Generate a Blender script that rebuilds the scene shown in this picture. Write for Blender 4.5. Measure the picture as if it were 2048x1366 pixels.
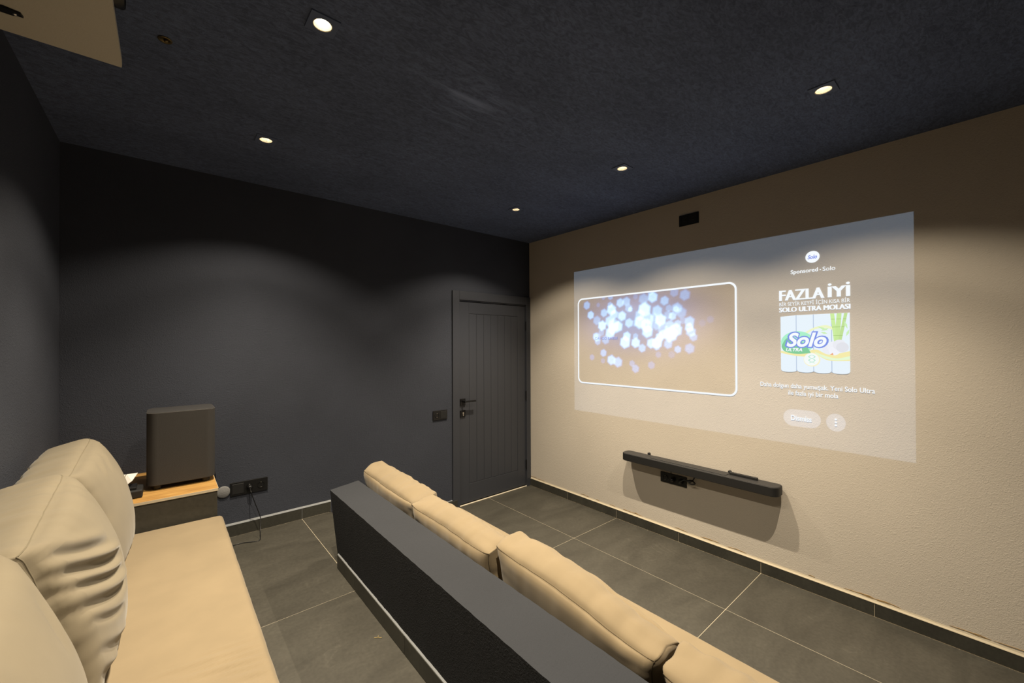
import bpy, bmesh, math, random
import numpy as np
from mathutils import Vector, Matrix, noise

# ------------------------------------------------------------------ clear
for o in list(bpy.data.objects):
    bpy.data.objects.remove(o)
SC = bpy.context.scene
COL = SC.collection
random.seed(4)

# ------------------------------------------------------------------ camera
F_PX = 812.39
CAM_Z = 1.612
yaw, pit, roll = (math.radians(a) for a in (40.5334, 0.3881, -0.2068))
fw = Vector((math.sin(yaw) * math.cos(pit), math.cos(yaw) * math.cos(pit), math.sin(pit)))
rt = Vector((math.cos(yaw), -math.sin(yaw), 0))
up = rt.cross(fw)
r2 = rt * math.cos(roll) + up * math.sin(roll)
u2 = up * math.cos(roll) - rt * math.sin(roll)
cam = bpy.data.cameras.new('camera')
cam.sensor_width = 36
cam.lens = F_PX * 36 / 2048
cam.clip_start = 0.02
camo = bpy.data.objects.new('camera', cam)
COL.objects.link(camo)
M = Matrix((r2, u2, -fw)).transposed().to_4x4()
M.translation = Vector((0, 0, CAM_Z))
camo.matrix_world = M
SC.camera = camo

# ------------------------------------------------------------------ world, exposure, light constants
w = bpy.data.worlds.new('world')
SC.world = w
w.use_nodes = True
w.node_tree.nodes['Background'].inputs[0].default_value = (0.5, 0.6, 0.8, 1)
w.node_tree.nodes['Background'].inputs[1].default_value = 0.0
SC.view_settings.view_transform = 'Standard'
SC.view_settings.look = 'None'
SC.view_settings.exposure = 0.0
SC.view_settings.gamma = 1.0
SC.view_settings.use_curve_mapping = False
try:
    SC.cycles.transparent_max_bounces = 24
    SC.cycles.max_bounces = 10
    SC.cycles.diffuse_bounces = 6
except Exception:
    pass
LAMP_W = 208.0            # hot centre of the beam
SPILL_W = 40.0            # wide spill of the reflector
LAMP_COL = (1.0, 0.862, 0.66)
LAMP_CONE = math.radians(97)
SPILL_CONE = math.radians(125)
LAMP_BLEND = 1.0
SPILL_BLEND = 0.36

# ------------------------------------------------------------------ room numbers (metres, z=0 is the lower floor)
XW, XE = -0.4555, 3.19
YS, YN = -0.42, 3.4186
ZC = 2.775
ZU = 0.284
STEP_X = 1.020

# ================================================================== helpers
def link(o):
    COL.objects.link(o)
    return o

def obj(name, bm, mat, parent=None, smooth=False, loc=None):
    me = bpy.data.meshes.new(name)
    bm.to_mesh(me)
    bm.free()
    me.materials.append(mat)
    if smooth:
        me.polygons.foreach_set('use_smooth', [True] * len(me.polygons))
    o = bpy.data.objects.new(name, me)
    link(o)
    if parent:
        o.parent = parent
    if loc is not None:
        o.location = loc
    return o

def auto_smooth(o, deg=40):
    me = o.data
    me.polygons.foreach_set('use_smooth', [True] * len(me.polygons))
    try:
        me.set_sharp_from_angle(angle=math.radians(deg))
    except Exception:
        pass
    return o

def thing(name, label, cat, loc=(0, 0, 0), group=None):
    o = bpy.data.objects.new(name, None)
    o.empty_display_size = 0.05
    o.location = loc
    link(o)
    o['label'] = label
    o['category'] = cat
    if group:
        o['group'] = group
    return o

def tag(o, label, cat, group=None):
    o['label'] = label
    o['category'] = cat
    if group:
        o['group'] = group
    return o

def struct(o):
    o['kind'] = 'structure'
    return o

def off(v, t):
    """world coords -> local to thing t (things are never rotated)"""
    return Vector(v) - t.location

def add_box(bm, a, b, bev=0.0, seg=2):
    (x0, y0, z0), (x1, y1, z1) = a, b
    vs = [bm.verts.new(p) for p in ((x0, y0, z0), (x1, y0, z0), (x1, y1, z0), (x0, y1, z0),
                                    (x0, y0, z1), (x1, y0, z1), (x1, y1, z1), (x0, y1, z1))]
    fs = [bm.faces.new([vs[i] for i in q]) for q in ((0, 3, 2, 1), (4, 5, 6, 7), (0, 1, 5, 4), (1, 2, 6, 5), (2, 3, 7, 6), (3, 0, 4, 7))]
    if bev:
        es = list({e for f in fs for e in f.edges})
        bmesh.ops.bevel(bm, geom=es, offset=bev, segments=seg, affect='EDGES', profile=0.5)
    return bm

def box(a, b, bev=0.0, seg=2):
    return add_box(bmesh.new(), a, b, bev, seg)

def lbox(t, a, b, bev=0.0, seg=2):
    return box(off(a, t), off(b, t), bev, seg)

def add_rings(bm, rings, cap0=True, cap1=True):
    """rings: list of lists of points (same length) bridged in order"""
    vr = [[bm.verts.new(p) for p in r] for r in rings]
    n = len(vr[0])
    for i in range(len(vr) - 1):
        for j in range(n):
            bm.faces.new((vr[i][j], vr[i][(j + 1) % n], vr[i + 1][(j + 1) % n], vr[i + 1][j]))
    if cap0:
        bm.faces.new(list(reversed(vr[0])))
    if cap1:
        bm.faces.new(vr[-1])
    return bm

def frame_for(d):
    d = d.normalized()
    a = Vector((0, 0, 1)) if abs(d.z) < 0.9 else Vector((1, 0, 0))
    u = d.cross(a).normalized()
    return u, d.cross(u).normalized()

def add_tube(bm, pts, r, n=8):
    pts = [Vector(p) for p in pts]
    rings = []
    for i, p in enumerate(pts):
        d = (pts[min(i + 1, len(pts) - 1)] - pts[max(i - 1, 0)])
        u, v = frame_for(d)
        rr = r[i] if isinstance(r, (list, tuple)) else r
        if i:
            # keep the frame from spinning
            u = (pu - d.normalized() * pu.dot(d.normalized())).normalized()
            v = d.normalized().cross(u)
        pu = u
        rings.append([p + (u * math.cos(2 * math.pi * k / n) + v * math.sin(2 * math.pi * k / n)) * rr for k in range(n)])
    return add_rings(bm, rings)

def catmull(pts, k=6):
    pts = [Vector(p) for p in pts]
    out = []
    for i in range(len(pts) - 1):
        p0, p1, p2, p3 = pts[max(i - 1, 0)], pts[i], pts[i + 1], pts[min(i + 2, len(pts) - 1)]
        for s in range(k):
            t = s / k
            out.append(0.5 * ((2 * p1) + (p2 - p0) * t + (2 * p0 - 5 * p1 + 4 * p2 - p3) * t * t + (3 * p1 - p0 - 3 * p2 + p3) * t ** 3))
    out.append(pts[-1])
    return out

def lathe(bm, prof, c=(0, 0, 0), axis='z', n=32, cap0=True, cap1=True):
    """prof: (radius, height) pairs"""
    rings = []
    for r, h in prof:
        ring = []
        for k in range(n):
            a = 2 * math.pi * k / n
            x, y = r * math.cos(a), r * math.sin(a)
            p = {'z': (x, y, h), 'x': (h, x, y), 'y': (x, h, y)}[axis]
            ring.append(Vector(p) + Vector(c))
        rings.append(ring)
    return add_rings(bm, rings, cap0, cap1)

def rrect(x0, x1, y0, y1, r, k=6):
    """rounded rectangle outline, counter-clockwise"""
    pts = []
    rs = r if isinstance(r, (list, tuple)) else [r] * 4
    for (cx, cy, a0, rr) in ((x1 - rs[0], y0 + rs[0], -90, rs[0]), (x1 - rs[1], y1 - rs[1], 0, rs[1]),
                             (x0 + rs[2], y1 - rs[2], 90, rs[2]), (x0 + rs[3], y0 + rs[3], 180, rs[3])):
        for i in range(k + 1):
            a = math.radians(a0 + 90 * i / k)
            pts.append((cx + rr * math.cos(a), cy + rr * math.sin(a)))
    return pts

# ================================================================== materials
def mat(name):
    m = bpy.data.materials.new(name)
    m.use_nodes = True
    nt = m.node_tree
    return m, nt, nt.nodes['Principled BSDF']

def plain(name, col, rough=0.5, metal=0.0, spec=0.5, bump=0.0, bscale=200.0):
    m, nt, p = mat(name)
    p.inputs['Base Color'].default_value = (*col, 1)
    p.inputs['Roughness'].default_value = rough
    p.inputs['Metallic'].default_value = metal
    p.inputs['Specular IOR Level'].default_value = spec
    if bump:
        tc = nt.nodes.new('ShaderNodeTexCoord')
        n = nt.nodes.new('ShaderNodeTexNoise')
        n.inputs['Scale'].default_value = bscale
        b = nt.nodes.new('ShaderNodeBump')
        b.inputs['Strength'].default_value = bump
        b.inputs['Distance'].default_value = 0.002
        nt.links.new(tc.outputs['Object'], n.inputs['Vector'])
        nt.links.new(n.outputs['Fac'], b.inputs['Height'])
        nt.links.new(b.outputs['Normal'], p.inputs['Normal'])
    return m

def ramp(nt, src, stops):
    r = nt.nodes.new('ShaderNodeValToRGB')
    el = r.color_ramp.elements
    el[0].position, el[0].color = stops[0][0], (*stops[0][1], 1)
    el[1].position, el[1].color = stops[1][0], (*stops[1][1], 1)
    for s in stops[2:]:
        e = el.new(s[0])
        e.color = (*s[1], 1)
    nt.links.new(src, r.inputs['Fac'])
    return r

def plaster(name, col, var, amp, rough=0.85, stretch=(1, 1, 1), streaks=False, spec=0.3, wscale=80):
    """trowelled textured wall paint: worm-like relief in the bump, slight colour wear"""
    m, nt, p = mat(name)
    N, L = nt.nodes, nt.links
    geo = N.new('ShaderNodeNewGeometry')
    mp = N.new('ShaderNodeMapping')
    mp.inputs['Scale'].default_value = stretch
    L.new(geo.outputs['Position'], mp.inputs['Vector'])
    v = mp.outputs['Vector']
    n1 = N.new('ShaderNodeTexNoise'); n1.inputs['Scale'].default_value = wscale; n1.inputs['Detail'].default_value = 3; n1.inputs['Distortion'].default_value = 0.9
    n2 = N.new('ShaderNodeTexNoise'); n2.inputs['Scale'].default_value = 170; n2.inputs['Detail'].default_value = 2
    n3 = N.new('ShaderNodeTexNoise'); n3.inputs['Scale'].default_value = 1.6; n3.inputs['Detail'].default_value = 5
    for n in (n1, n2, n3):
        L.new(v, n.inputs['Vector'])
    rd = N.new('ShaderNodeMath'); rd.operation = 'SUBTRACT'; rd.inputs[1].default_value = 0.5
    L.new(n1.outputs['Fac'], rd.inputs[0])
    ab = N.new('ShaderNodeMath'); ab.operation = 'ABSOLUTE'
    L.new(rd.outputs[0], ab.inputs[0])
    mx = N.new('ShaderNodeMath'); mx.operation = 'MULTIPLY_ADD'; mx.inputs[1].default_value = 0.35
    L.new(n2.outputs['Fac'], mx.inputs[0]); L.new(ab.outputs[0], mx.inputs[2])
    b = N.new('ShaderNodeBump'); b.inputs['Strength'].default_value = 1.0; b.inputs['Distance'].default_value = amp
    L.new(mx.outputs[0], b.inputs['Height'])
    L.new(b.outputs['Normal'], p.inputs['Normal'])
    c0 = tuple(c * (1 - var) for c in col); c1 = tuple(c * (1 + var) for c in col)
    r = ramp(nt, n3.outputs['Fac'], [(0.3, c0), (0.7, c1)])
    last = r.outputs['Color']
    if streaks:
        mp3 = N.new('ShaderNodeMapping'); mp3.inputs['Scale'].default_value = (1, 2.2, 1); mp3.inputs['Rotation'].default_value = (0, 0, 0.6)
        L.new(geo.outputs['Position'], mp3.inputs['Vector'])
        n5 = N.new('ShaderNodeTexNoise'); n5.inputs['Scale'].default_value = 26; n5.inputs['Detail'].default_value = 5; n5.inputs['Distortion'].default_value = 1.6
        L.new(mp3.outputs['Vector'], n5.inputs['Vector'])
        r5 = ramp(nt, n5.outputs['Fac'], [(0.34, (0.70, 0.70, 0.70)), (0.66, (1.2, 1.2, 1.2))])
        mu5 = N.new('ShaderNodeMix'); mu5.data_type = 'RGBA'; mu5.blend_type = 'MULTIPLY'; mu5.inputs['Factor'].default_value = 1.0
        L.new(last, mu5.inputs['A']); L.new(r5.outputs['Color'], mu5.inputs['B'])
        last = mu5.outputs['Result']
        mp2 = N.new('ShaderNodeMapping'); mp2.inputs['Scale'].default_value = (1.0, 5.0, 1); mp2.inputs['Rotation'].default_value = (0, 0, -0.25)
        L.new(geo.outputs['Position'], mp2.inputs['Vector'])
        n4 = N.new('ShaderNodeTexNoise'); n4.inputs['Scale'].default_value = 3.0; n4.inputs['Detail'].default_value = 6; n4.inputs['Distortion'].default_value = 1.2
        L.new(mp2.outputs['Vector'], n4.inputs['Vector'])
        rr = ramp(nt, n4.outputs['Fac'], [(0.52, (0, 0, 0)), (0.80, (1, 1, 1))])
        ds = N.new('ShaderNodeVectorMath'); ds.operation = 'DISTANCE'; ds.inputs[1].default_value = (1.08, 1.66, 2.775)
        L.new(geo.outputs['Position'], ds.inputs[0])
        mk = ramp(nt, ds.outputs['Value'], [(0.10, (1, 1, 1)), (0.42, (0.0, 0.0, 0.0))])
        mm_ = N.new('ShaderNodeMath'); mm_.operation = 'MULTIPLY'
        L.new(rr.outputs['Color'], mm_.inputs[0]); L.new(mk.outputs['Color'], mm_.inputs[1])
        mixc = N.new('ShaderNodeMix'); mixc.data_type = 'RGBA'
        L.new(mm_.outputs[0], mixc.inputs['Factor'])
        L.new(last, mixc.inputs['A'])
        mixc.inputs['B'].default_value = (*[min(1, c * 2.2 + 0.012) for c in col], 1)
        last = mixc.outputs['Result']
    L.new(last, p.inputs['Base Color'])
    p.inputs['Roughness'].default_value = rough
    p.inputs['Specular IOR Level'].default_value = spec
    return m

def slate(name, c0, c1, rough=0.5):
    m, nt, p = mat(name)
    N, L = nt.nodes, nt.links
    geo = N.new('ShaderNodeNewGeometry')
    oi = N.new('ShaderNodeObjectInfo')
    add = N.new('ShaderNodeVectorMath'); add.operation = 'MULTIPLY_ADD'
    cmb = N.new('ShaderNodeCombineXYZ')
    for i in range(3):
        L.new(oi.outputs['Random'], cmb.inputs[i])
    add.inputs[1].default_value = (17, 29, 11)
    L.new(cmb.outputs[0], add.inputs[0]); L.new(geo.outputs['Position'], add.inputs[2])
    mp = N.new('ShaderNodeMapping'); mp.inputs['Rotation'].default_value = (0, 0, 0.5); mp.inputs['Scale'].default_value = (1, 2.6, 1)
    L.new(add.outputs[0], mp.inputs['Vector'])
    n1 = N.new('ShaderNodeTexNoise'); n1.inputs['Scale'].default_value = 2.4; n1.inputs['Detail'].default_value = 8; n1.inputs['Distortion'].default_value = 0.8
    n2 = N.new('ShaderNodeTexNoise'); n2.inputs['Scale'].default_value = 60; n2.inputs['Detail'].default_value = 4
    n3 = N.new('ShaderNodeTexNoise'); n3.inputs['Scale'].default_value = 1.3; n3.inputs['Detail'].default_value = 3; n3.inputs['Distortion'].default_value = 2.2
    L.new(mp.outputs[0], n1.inputs['Vector']); L.new(add.outputs[0], n2.inputs['Vector']); L.new(add.outputs[0], n3.inputs['Vector'])
    r = ramp(nt, n1.outputs['Fac'], [(0.25, c0), (0.75, c1)])
    # thin pale vein where n3 crosses 0.5
    s = N.new('ShaderNodeMath'); s.operation = 'SUBTRACT'; s.inputs[1].default_value = 0.5
    L.new(n3.outputs['Fac'], s.inputs[0])
    a = N.new('ShaderNodeMath'); a.operation = 'ABSOLUTE'; L.new(s.outputs[0], a.inputs[0])
    vein = ramp(nt, a.outputs[0], [(0.0, (0.13, 0.13, 0.13)), (0.007, (0, 0, 0))])
    gate = ramp(nt, n1.outputs['Fac'], [(0.5, (0, 0, 0)), (0.68, (1, 1, 1))])
    mul = N.new('ShaderNodeMath'); mul.operation = 'MULTIPLY'
    L.new(vein.outputs[0], mul.inputs[0]); L.new(gate.outputs[0], mul.inputs[1])
    mx = N.new('ShaderNodeMix'); mx.data_type = 'RGBA'
    L.new(mul.outputs[0], mx.inputs['Factor']); L.new(r.outputs[0], mx.inputs['A'])
    mx.inputs['B'].default_value = (*[min(1, c * 2.6) for c in c1], 1)
    fine = N.new('ShaderNodeMix'); fine.data_type = 'RGBA'; fine.blend_type = 'MULTIPLY'; fine.inputs['Factor'].default_value = 0.5
    fr = ramp(nt, n2.outputs['Fac'], [(0.3, (0.72, 0.72, 0.72)), (0.7, (1.15, 1.15, 1.15))])
    L.new(mx.outputs['Result'], fine.inputs['A']); L.new(fr.outputs[0], fine.inputs['B'])
    L.new(fine.outputs['Result'], p.inputs['Base Color'])
    b = N.new('ShaderNodeBump'); b.inputs['Strength'].default_value = 0.25; b.inputs['Distance'].default_value = 0.001
    L.new(n2.outputs['Fac'], b.inputs['Height']); L.new(b.outputs[0], p.inputs['Normal'])
    p.inputs['Roughness'].default_value = rough
    p.inputs['Specular IOR Level'].default_value = 0.35
    return m

def fabric(name, col, var=0.06):
    m, nt, p = mat(name)
    N, L = nt.nodes, nt.links
    tc = N.new('ShaderNodeTexCoord')
    n1 = N.new('ShaderNodeTexNoise'); n1.inputs['Scale'].default_value = 7; n1.inputs['Detail'].default_value = 5
    n2 = N.new('ShaderNodeTexNoise'); n2.inputs['Scale'].default_value = 420; n2.inputs['Detail'].default_value = 1
    L.new(tc.outputs['Object'], n1.inputs['Vector']); L.new(tc.outputs['Object'], n2.inputs['Vector'])
    r = ramp(nt, n1.outputs['Fac'], [(0.3, tuple(c * (1 - var) for c in col)), (0.7, tuple(c * (1 + var) for c in col))])
    L.new(r.outputs[0], p.inputs['Base Color'])
    b = N.new('ShaderNodeBump'); b.inputs['Strength'].default_value = 0.06; b.inputs['Distance'].default_value = 0.001
    L.new(n2.outputs['Fac'], b.inputs['Height']); L.new(b.outputs[0], p.inputs['Normal'])
    p.inputs['Roughness'].default_value = 0.85
    p.inputs['Specular IOR Level'].default_value = 0.2
    try:
        p.inputs['Sheen Weight'].default_value = 0.15
        p.inputs['Sheen Roughness'].default_value = 0.5
    except Exception:
        pass
    return m

def wood(name):
    m, nt, p = mat(name)
    N, L = nt.nodes, nt.links
    geo = N.new('ShaderNodeNewGeometry')
    mp = N.new('ShaderNodeMapping'); mp.inputs['Scale'].default_value = (1.2, 14, 14)
    L.new(geo.outputs['Position'], mp.inputs['Vector'])
    n1 = N.new('ShaderNodeTexNoise'); n1.inputs['Scale'].default_value = 3; n1.inputs['Detail'].default_value = 6; n1.inputs['Distortion'].default_value = 0.8
    L.new(mp.outputs[0], n1.inputs['Vector'])
    r = ramp(nt, n1.outputs['Fac'], [(0.25, (0.27, 0.135, 0.038)), (0.55, (0.42, 0.235, 0.068)), (0.8, (0.50, 0.30, 0.10))])
    L.new(r.outputs[0], p.inputs['Base Color'])
    p.inputs['Roughness'].default_value = 0.45
    return m

def emit(name, col, strength=1.0):
    m = bpy.data.materials.new(name)
    m.use_nodes = True
    nt = m.node_tree
    nt.nodes.clear()
    e = nt.nodes.new('ShaderNodeEmission'); e.inputs[0].default_value = (*col, 1); e.inputs[1].default_value = strength
    o = nt.nodes.new('ShaderNodeOutputMaterial')
    nt.links.new(e.outputs[0], o.inputs[0])
    return m

def projected(name, col=(1, 1, 1), strength=1.0, attr=None):
    """light thrown onto the wall: adds to whatever the wall shows"""
    m = bpy.data.materials.new(name)
    m.use_nodes = True
    nt = m.node_tree
    nt.nodes.clear()
    e = nt.nodes.new('ShaderNodeEmission'); e.inputs[0].default_value = (*col, 1); e.inputs[1].default_value = strength
    if attr:
        a = nt.nodes.new('ShaderNodeAttribute'); a.attribute_name = attr
        nt.links.new(a.outputs['Color'], e.inputs[0])
    t = nt.nodes.new('ShaderNodeBsdfTransparent')
    s = nt.nodes.new('ShaderNodeAddShader')
    o = nt.nodes.new('ShaderNodeOutputMaterial')
    nt.links.new(e.outputs[0], s.inputs[0]); nt.links.new(t.outputs[0], s.inputs[1]); nt.links.new(s.outputs[0], o.inputs[0])
    return m

NAVY = (0.046, 0.051, 0.067)
M_NAVY = plaster('navy_plaster', NAVY, 0.10, 0.0036, spec=0.25)
M_CEIL = plaster('navy_ceiling_plaster', (0.096, 0.124, 0.210), 0.14, 0.0060, stretch=(1, 1.5, 1), streaks=True, spec=0.25)  # bluer than the walls: projector light is put into the paint colour
M_BEIGE = plaster('beige_plaster', (0.585, 0.53, 0.455), 0.03, 0.0024, spec=0.2)
M_TILE = slate('slate_tile', (0.045, 0.0415, 0.033), (0.071, 0.066, 0.053))
M_TILE_D = slate('shaded_slate_tile', (0.034, 0.033, 0.027), (0.056, 0.054, 0.043))  # slate darkened: shade on the upright skirting is put into the colour
M_GROUT = plain('beige_grout', (0.52, 0.45, 0.33), 0.9)
M_GROUT_G = plain('grey_grout', (0.24, 0.25, 0.26), 0.9)
M_DOOR = plain('charcoal_door_paint', (0.042, 0.045, 0.055), 0.45, spec=0.4)
M_BLACK = plain('black_plastic', (0.006, 0.006, 0.0065), 0.4)
M_BLACK_M = plain('matt_black_plastic', (0.009, 0.0088, 0.0088), 0.6, bump=0.2, bscale=600)
M_GREY_TOP = plain('dark_grey_plastic', (0.026, 0.025, 0.025), 0.55)
M_METAL_B = plain('black_metal', (0.015, 0.015, 0.016), 0.35, metal=0.6)
M_CLOTH_G = plain('speaker_grille_cloth', (0.034, 0.031, 0.028), 0.85, bump=0.4, bscale=900)
M_FAB_B = fabric('beige_canvas', (0.198, 0.167, 0.114))
M_FAB_F = fabric('sand_canvas', (0.226, 0.175, 0.106))
M_SEAM_B = plain('beige_seam', (0.165, 0.138, 0.090), 0.9)
M_SEAM_F = plain('shaded_seam', (0.085, 0.062, 0.032), 0.9)  # shadow in the stitched groove, put into the seam colour
M_WOOD = wood('oak_board')
M_BOARD = plaster('linen_board', (0.54, 0.505, 0.43), 0.03, 0.0006, stretch=(1, 1, 1), spec=0.2)
M_EDGE = plain('pale_edge_band', (0.55, 0.47, 0.34), 0.6)
M_REFL = plain('lamp_reflector', (0.9, 0.82, 0.66), 0.25, metal=0.8)
M_BULB = emit('lamp_glow', (1.0, 0.9, 0.74), 22.0)
M_BRASS = plain('dull_brass', (0.16, 0.12, 0.05), 0.35, metal=0.8)
M_GREYPLATE = plain('grey_painted_plate', (0.20, 0.20, 0.20), 0.8, bump=0.6, bscale=120)
M_WHITE = plain('white_card', (0.62, 0.60, 0.56), 0.7)
M_LENS = plain('lens_glass', (0.02, 0.03, 0.08), 0.05, spec=0.8)
M_CHROME = plain('socket_metal', (0.6, 0.58, 0.54), 0.3, metal=1.0)
M_STRAW = plain('dry_straw', (0.45, 0.33, 0.12), 0.8)
M_STAIN = plain('brown_glue', (0.36, 0.23, 0.09), 0.7)

# ================================================================== SETTING
# ---- walls
wn = bmesh.new()
DX0, DX1, DZ = 2.222, 3.135, 2.055        # door opening
add_box(wn, (XW - 0.12, YN, 0), (DX0, YN + 0.15, ZC))
add_box(wn, (DX1, YN, 0), (XE + 0.12, YN + 0.15, ZC))
add_box(wn, (DX0, YN, DZ), (DX1, YN + 0.15, ZC))
struct(obj('wall_north', wn, M_NAVY))
struct(obj('wall_east', box((XE, YS - 0.12, 0), (XE + 0.12, YN, ZC)), M_BEIGE))
struct(obj('wall_west', box((XW - 0.12, YS - 0.12, 0), (XW, YN, ZC)), M_NAVY))
struct(obj('wall_south', box((XW, YS - 0.12, 0), (XE, YS, ZC)), M_NAVY))

# ---- ceiling with cut-outs for the downlights
LIGHTS = [(0.433, 2.640), (0.433, 1.555), (0.433, 0.478), (2.296, 2.625), (2.296, 1.558), (2.290, 0.478)]
HOLE = 0.036
bm = bmesh.new()
xs = sorted({XW - 0.1, XE + 0.1} | {v for x, _ in LIGHTS for v in (x - HOLE, x + HOLE)})
ys = sorted({YS - 0.1, YN + 0.13} | {v for _, y in LIGHTS for v in (y - HOLE, y + HOLE)})
grid = {}
for i, x in enumerate(xs):
    for j, y in enumerate(ys):
        grid[i, j] = bm.verts.new((x, y, ZC))
for i in range(len(xs) - 1):
    for j in range(len(ys) - 1):
        cx, cy = (xs[i] + xs[i + 1]) / 2, (ys[j] + ys[j + 1]) / 2
        if any(abs(cx - a) < HOLE and abs(cy - b) < HOLE for a, b in LIGHTS):
            continue
        bm.faces.new((grid[i, j], grid[i, j + 1], grid[i + 1, j + 1], grid[i + 1, j]))
add_box(bm, (XW - 0.12, YS - 0.12, ZC + 0.10), (XE + 0.12, YN + 0.15, ZC + 0.16))
ceil = struct(obj('ceiling', bm, M_CEIL))

# ---- lower floor: grout bed with 60 x 120 tiles
GAP = 0.0013
def tile_mesh(name, dx, dy, th, m):
    b = box((-dx / 2 + GAP, -dy / 2 + GAP, -th), (dx / 2 - GAP, dy / 2 - GAP, 0), 0.0008, 1)
    me = bpy.data.meshes.new(name)
    b.to_mesh(me); b.free()
    me.materials.append(m)
    return me
TM = {}
def lay(parent, xsx, ysy, z, th=0.008, m=M_TILE):
    for i in range(len(xsx) - 1):
        for j in range(len(ysy) - 1):
            dx, dy = abs(xsx[i + 1] - xsx[i]), abs(ysy[j + 1] - ysy[j])
            k = (round(dx, 3), round(dy, 3), th, m.name)
            if k not in TM:
                TM[k] = tile_mesh('tile', dx, dy, th, m)
            o = bpy.data.objects.new('tile', TM[k])
            link(o)
            o.parent = parent
            o.location = ((xsx[i] + xsx[i + 1]) / 2, (ysy[j] + ysy[j + 1]) / 2, z + random.uniform(-0.0002, 0.0002))

floor = struct(obj('floor', box((STEP_X - 0.02, YS, -0.10), (XE, YN + 0.15, -0.0012)), M_GROUT))
lay(floor, [STEP_X, 1.387, 1.987, 2.587, 3.180], [YS, -0.157, 1.043, 2.243, YN - 0.011], 0)
lay(floor, [DX0 + 0.002, 2.587, DX1 - 0.002], [YN + 0.03, YN + 0.14], 0)
# ---- raised floor of the back row
plat = struct(obj('floor_upper', box((XW, YS, -0.10), (STEP_X - 0.02, YN, ZU - 0.0012)), M_GROUT))
lay(plat, [XW, 0.200, 0.800, STEP_X - 0.008], [YS, 1.030, 2.2296, YN - 0.011], ZU)
riser = box((STEP_X - 0.0195, YS, 0), (STEP_X - 0.008, YN - 0.011, ZU - 0.009))
struct(obj('trim_1', riser, M_TILE_D))

# ---- skirting
def skirting(name, pieces, make, strip, strip_mat):
    root = struct(obj(name, strip, strip_mat))
    for a, b in pieces:
        obj('tile', make(a, b), M_TILE_D, root)
    return root
g = 0.0015
ye = [YN - 0.002, 2.843, 2.243, 1.643, 1.043, 0.443, -0.157, YS]
st = bmesh.new()
# pale caulk fillet on top of the east skirting, uneven like the smeared joint it is
n = 160
rings = []
for i in range(n + 1):
    y = YS + (YN - 0.02 - YS) * i / n
    h = 0.0125 + 0.004 * noise.noise((y * 9, 3.1, 0)) + 0.003 * noise.noise((y * 31, 1.1, 0))
    rings.append([(XE - 0.0118, y, 0.0795), (XE - 0.0115, y, 0.0815), (XE - 0.0035, y, 0.0815 + h * 0.6), (XE - 0.0006, y, 0.0815 + h * 1.25), (XE - 0.0006, y, 0.0795)])
add_rings(st, rings)
add_box(st, (XE - 0.0085, YS, 0), (XE - 0.0005, YN - 0.002, 0.0795))
be = skirting('baseboard_east', [(ye[i], ye[i + 1]) for i in range(len(ye) - 1)],
              lambda a, b: box((XE - 0.0105, b + g, 0.002), (XE - 0.0008, a - g, 0.080), 0.0006, 1), st, M_GROUT)
# brown glue smears along the caulk
sb = bmesh.new()
random.seed(11)
for k in range(30):
    y = random.uniform(YS + 0.1, YN - 0.1)
    ln = random.uniform(0.03, 0.16)
    z0 = 0.0975 + random.uniform(-0.002, 0.006)
    pts = [(XE - 0.0012, y + ln * t, z0 + 0.006 * noise.noise((y * 5 + t * 2, 0, 7)) + 0.004 * math.sin(t * 3)) for t in (0, .25, .5, .75, 1)]
    add_tube(sb, pts, [0.0004, 0.0016, 0.0012, 0.0015, 0.0003], 5)
sm = obj('glue_smear', sb, M_STAIN, be)
sm['kind'] = 'stuff'

xn = [XW, 0.200, 0.800, STEP_X - 0.01]
st = bmesh.new()
n = 60
rings = []
for i in range(n + 1):
    x = XW + (STEP_X - 0.01 - XW) * i / n
    h = 0.010 + 0.002 * noise.noise((x * 9, 5.1, 0))
    rings.append([(x, YN - 0.0118, ZU + 0.0795), (x, YN - 0.0006, ZU + 0.0795), (x, YN - 0.0006, ZU + 0.0815 + h), (x, YN - 0.0115, ZU + 0.0815)])
add_rings(st, rings)
add_box(st, (XW, YN - 0.0085, ZU), (STEP_X - 0.01, YN - 0.0005, ZU + 0.0795))
skirting('baseboard_north', [(xn[i], xn[i + 1]) for i in range(3)],
         lambda a, b: box((a + g, YN - 0.0105, ZU + 0.002), (b - g, YN - 0.0008, ZU + 0.080), 0.0006, 1), st, M_GROUT_G)
st = bmesh.new()
add_box(st, (STEP_X, YN - 0.0085, 0), (2.19, YN - 0.0005, 0.080))
add_box(st, (STEP_X, YN - 0.0118, 0.080), (2.144, YN - 0.0006, 0.088), 0.003, 1)
skirting('baseboard_north_lower', [(STEP_X, 1.387), (1.387, 1.987), (1.987, 2.196)],
         lambda a, b: box((a + g, YN - 0.0205, 0.002), (b - g, YN - 0.0008, 0.080), 0.0006, 1), st, M_GROUT_G)

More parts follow.
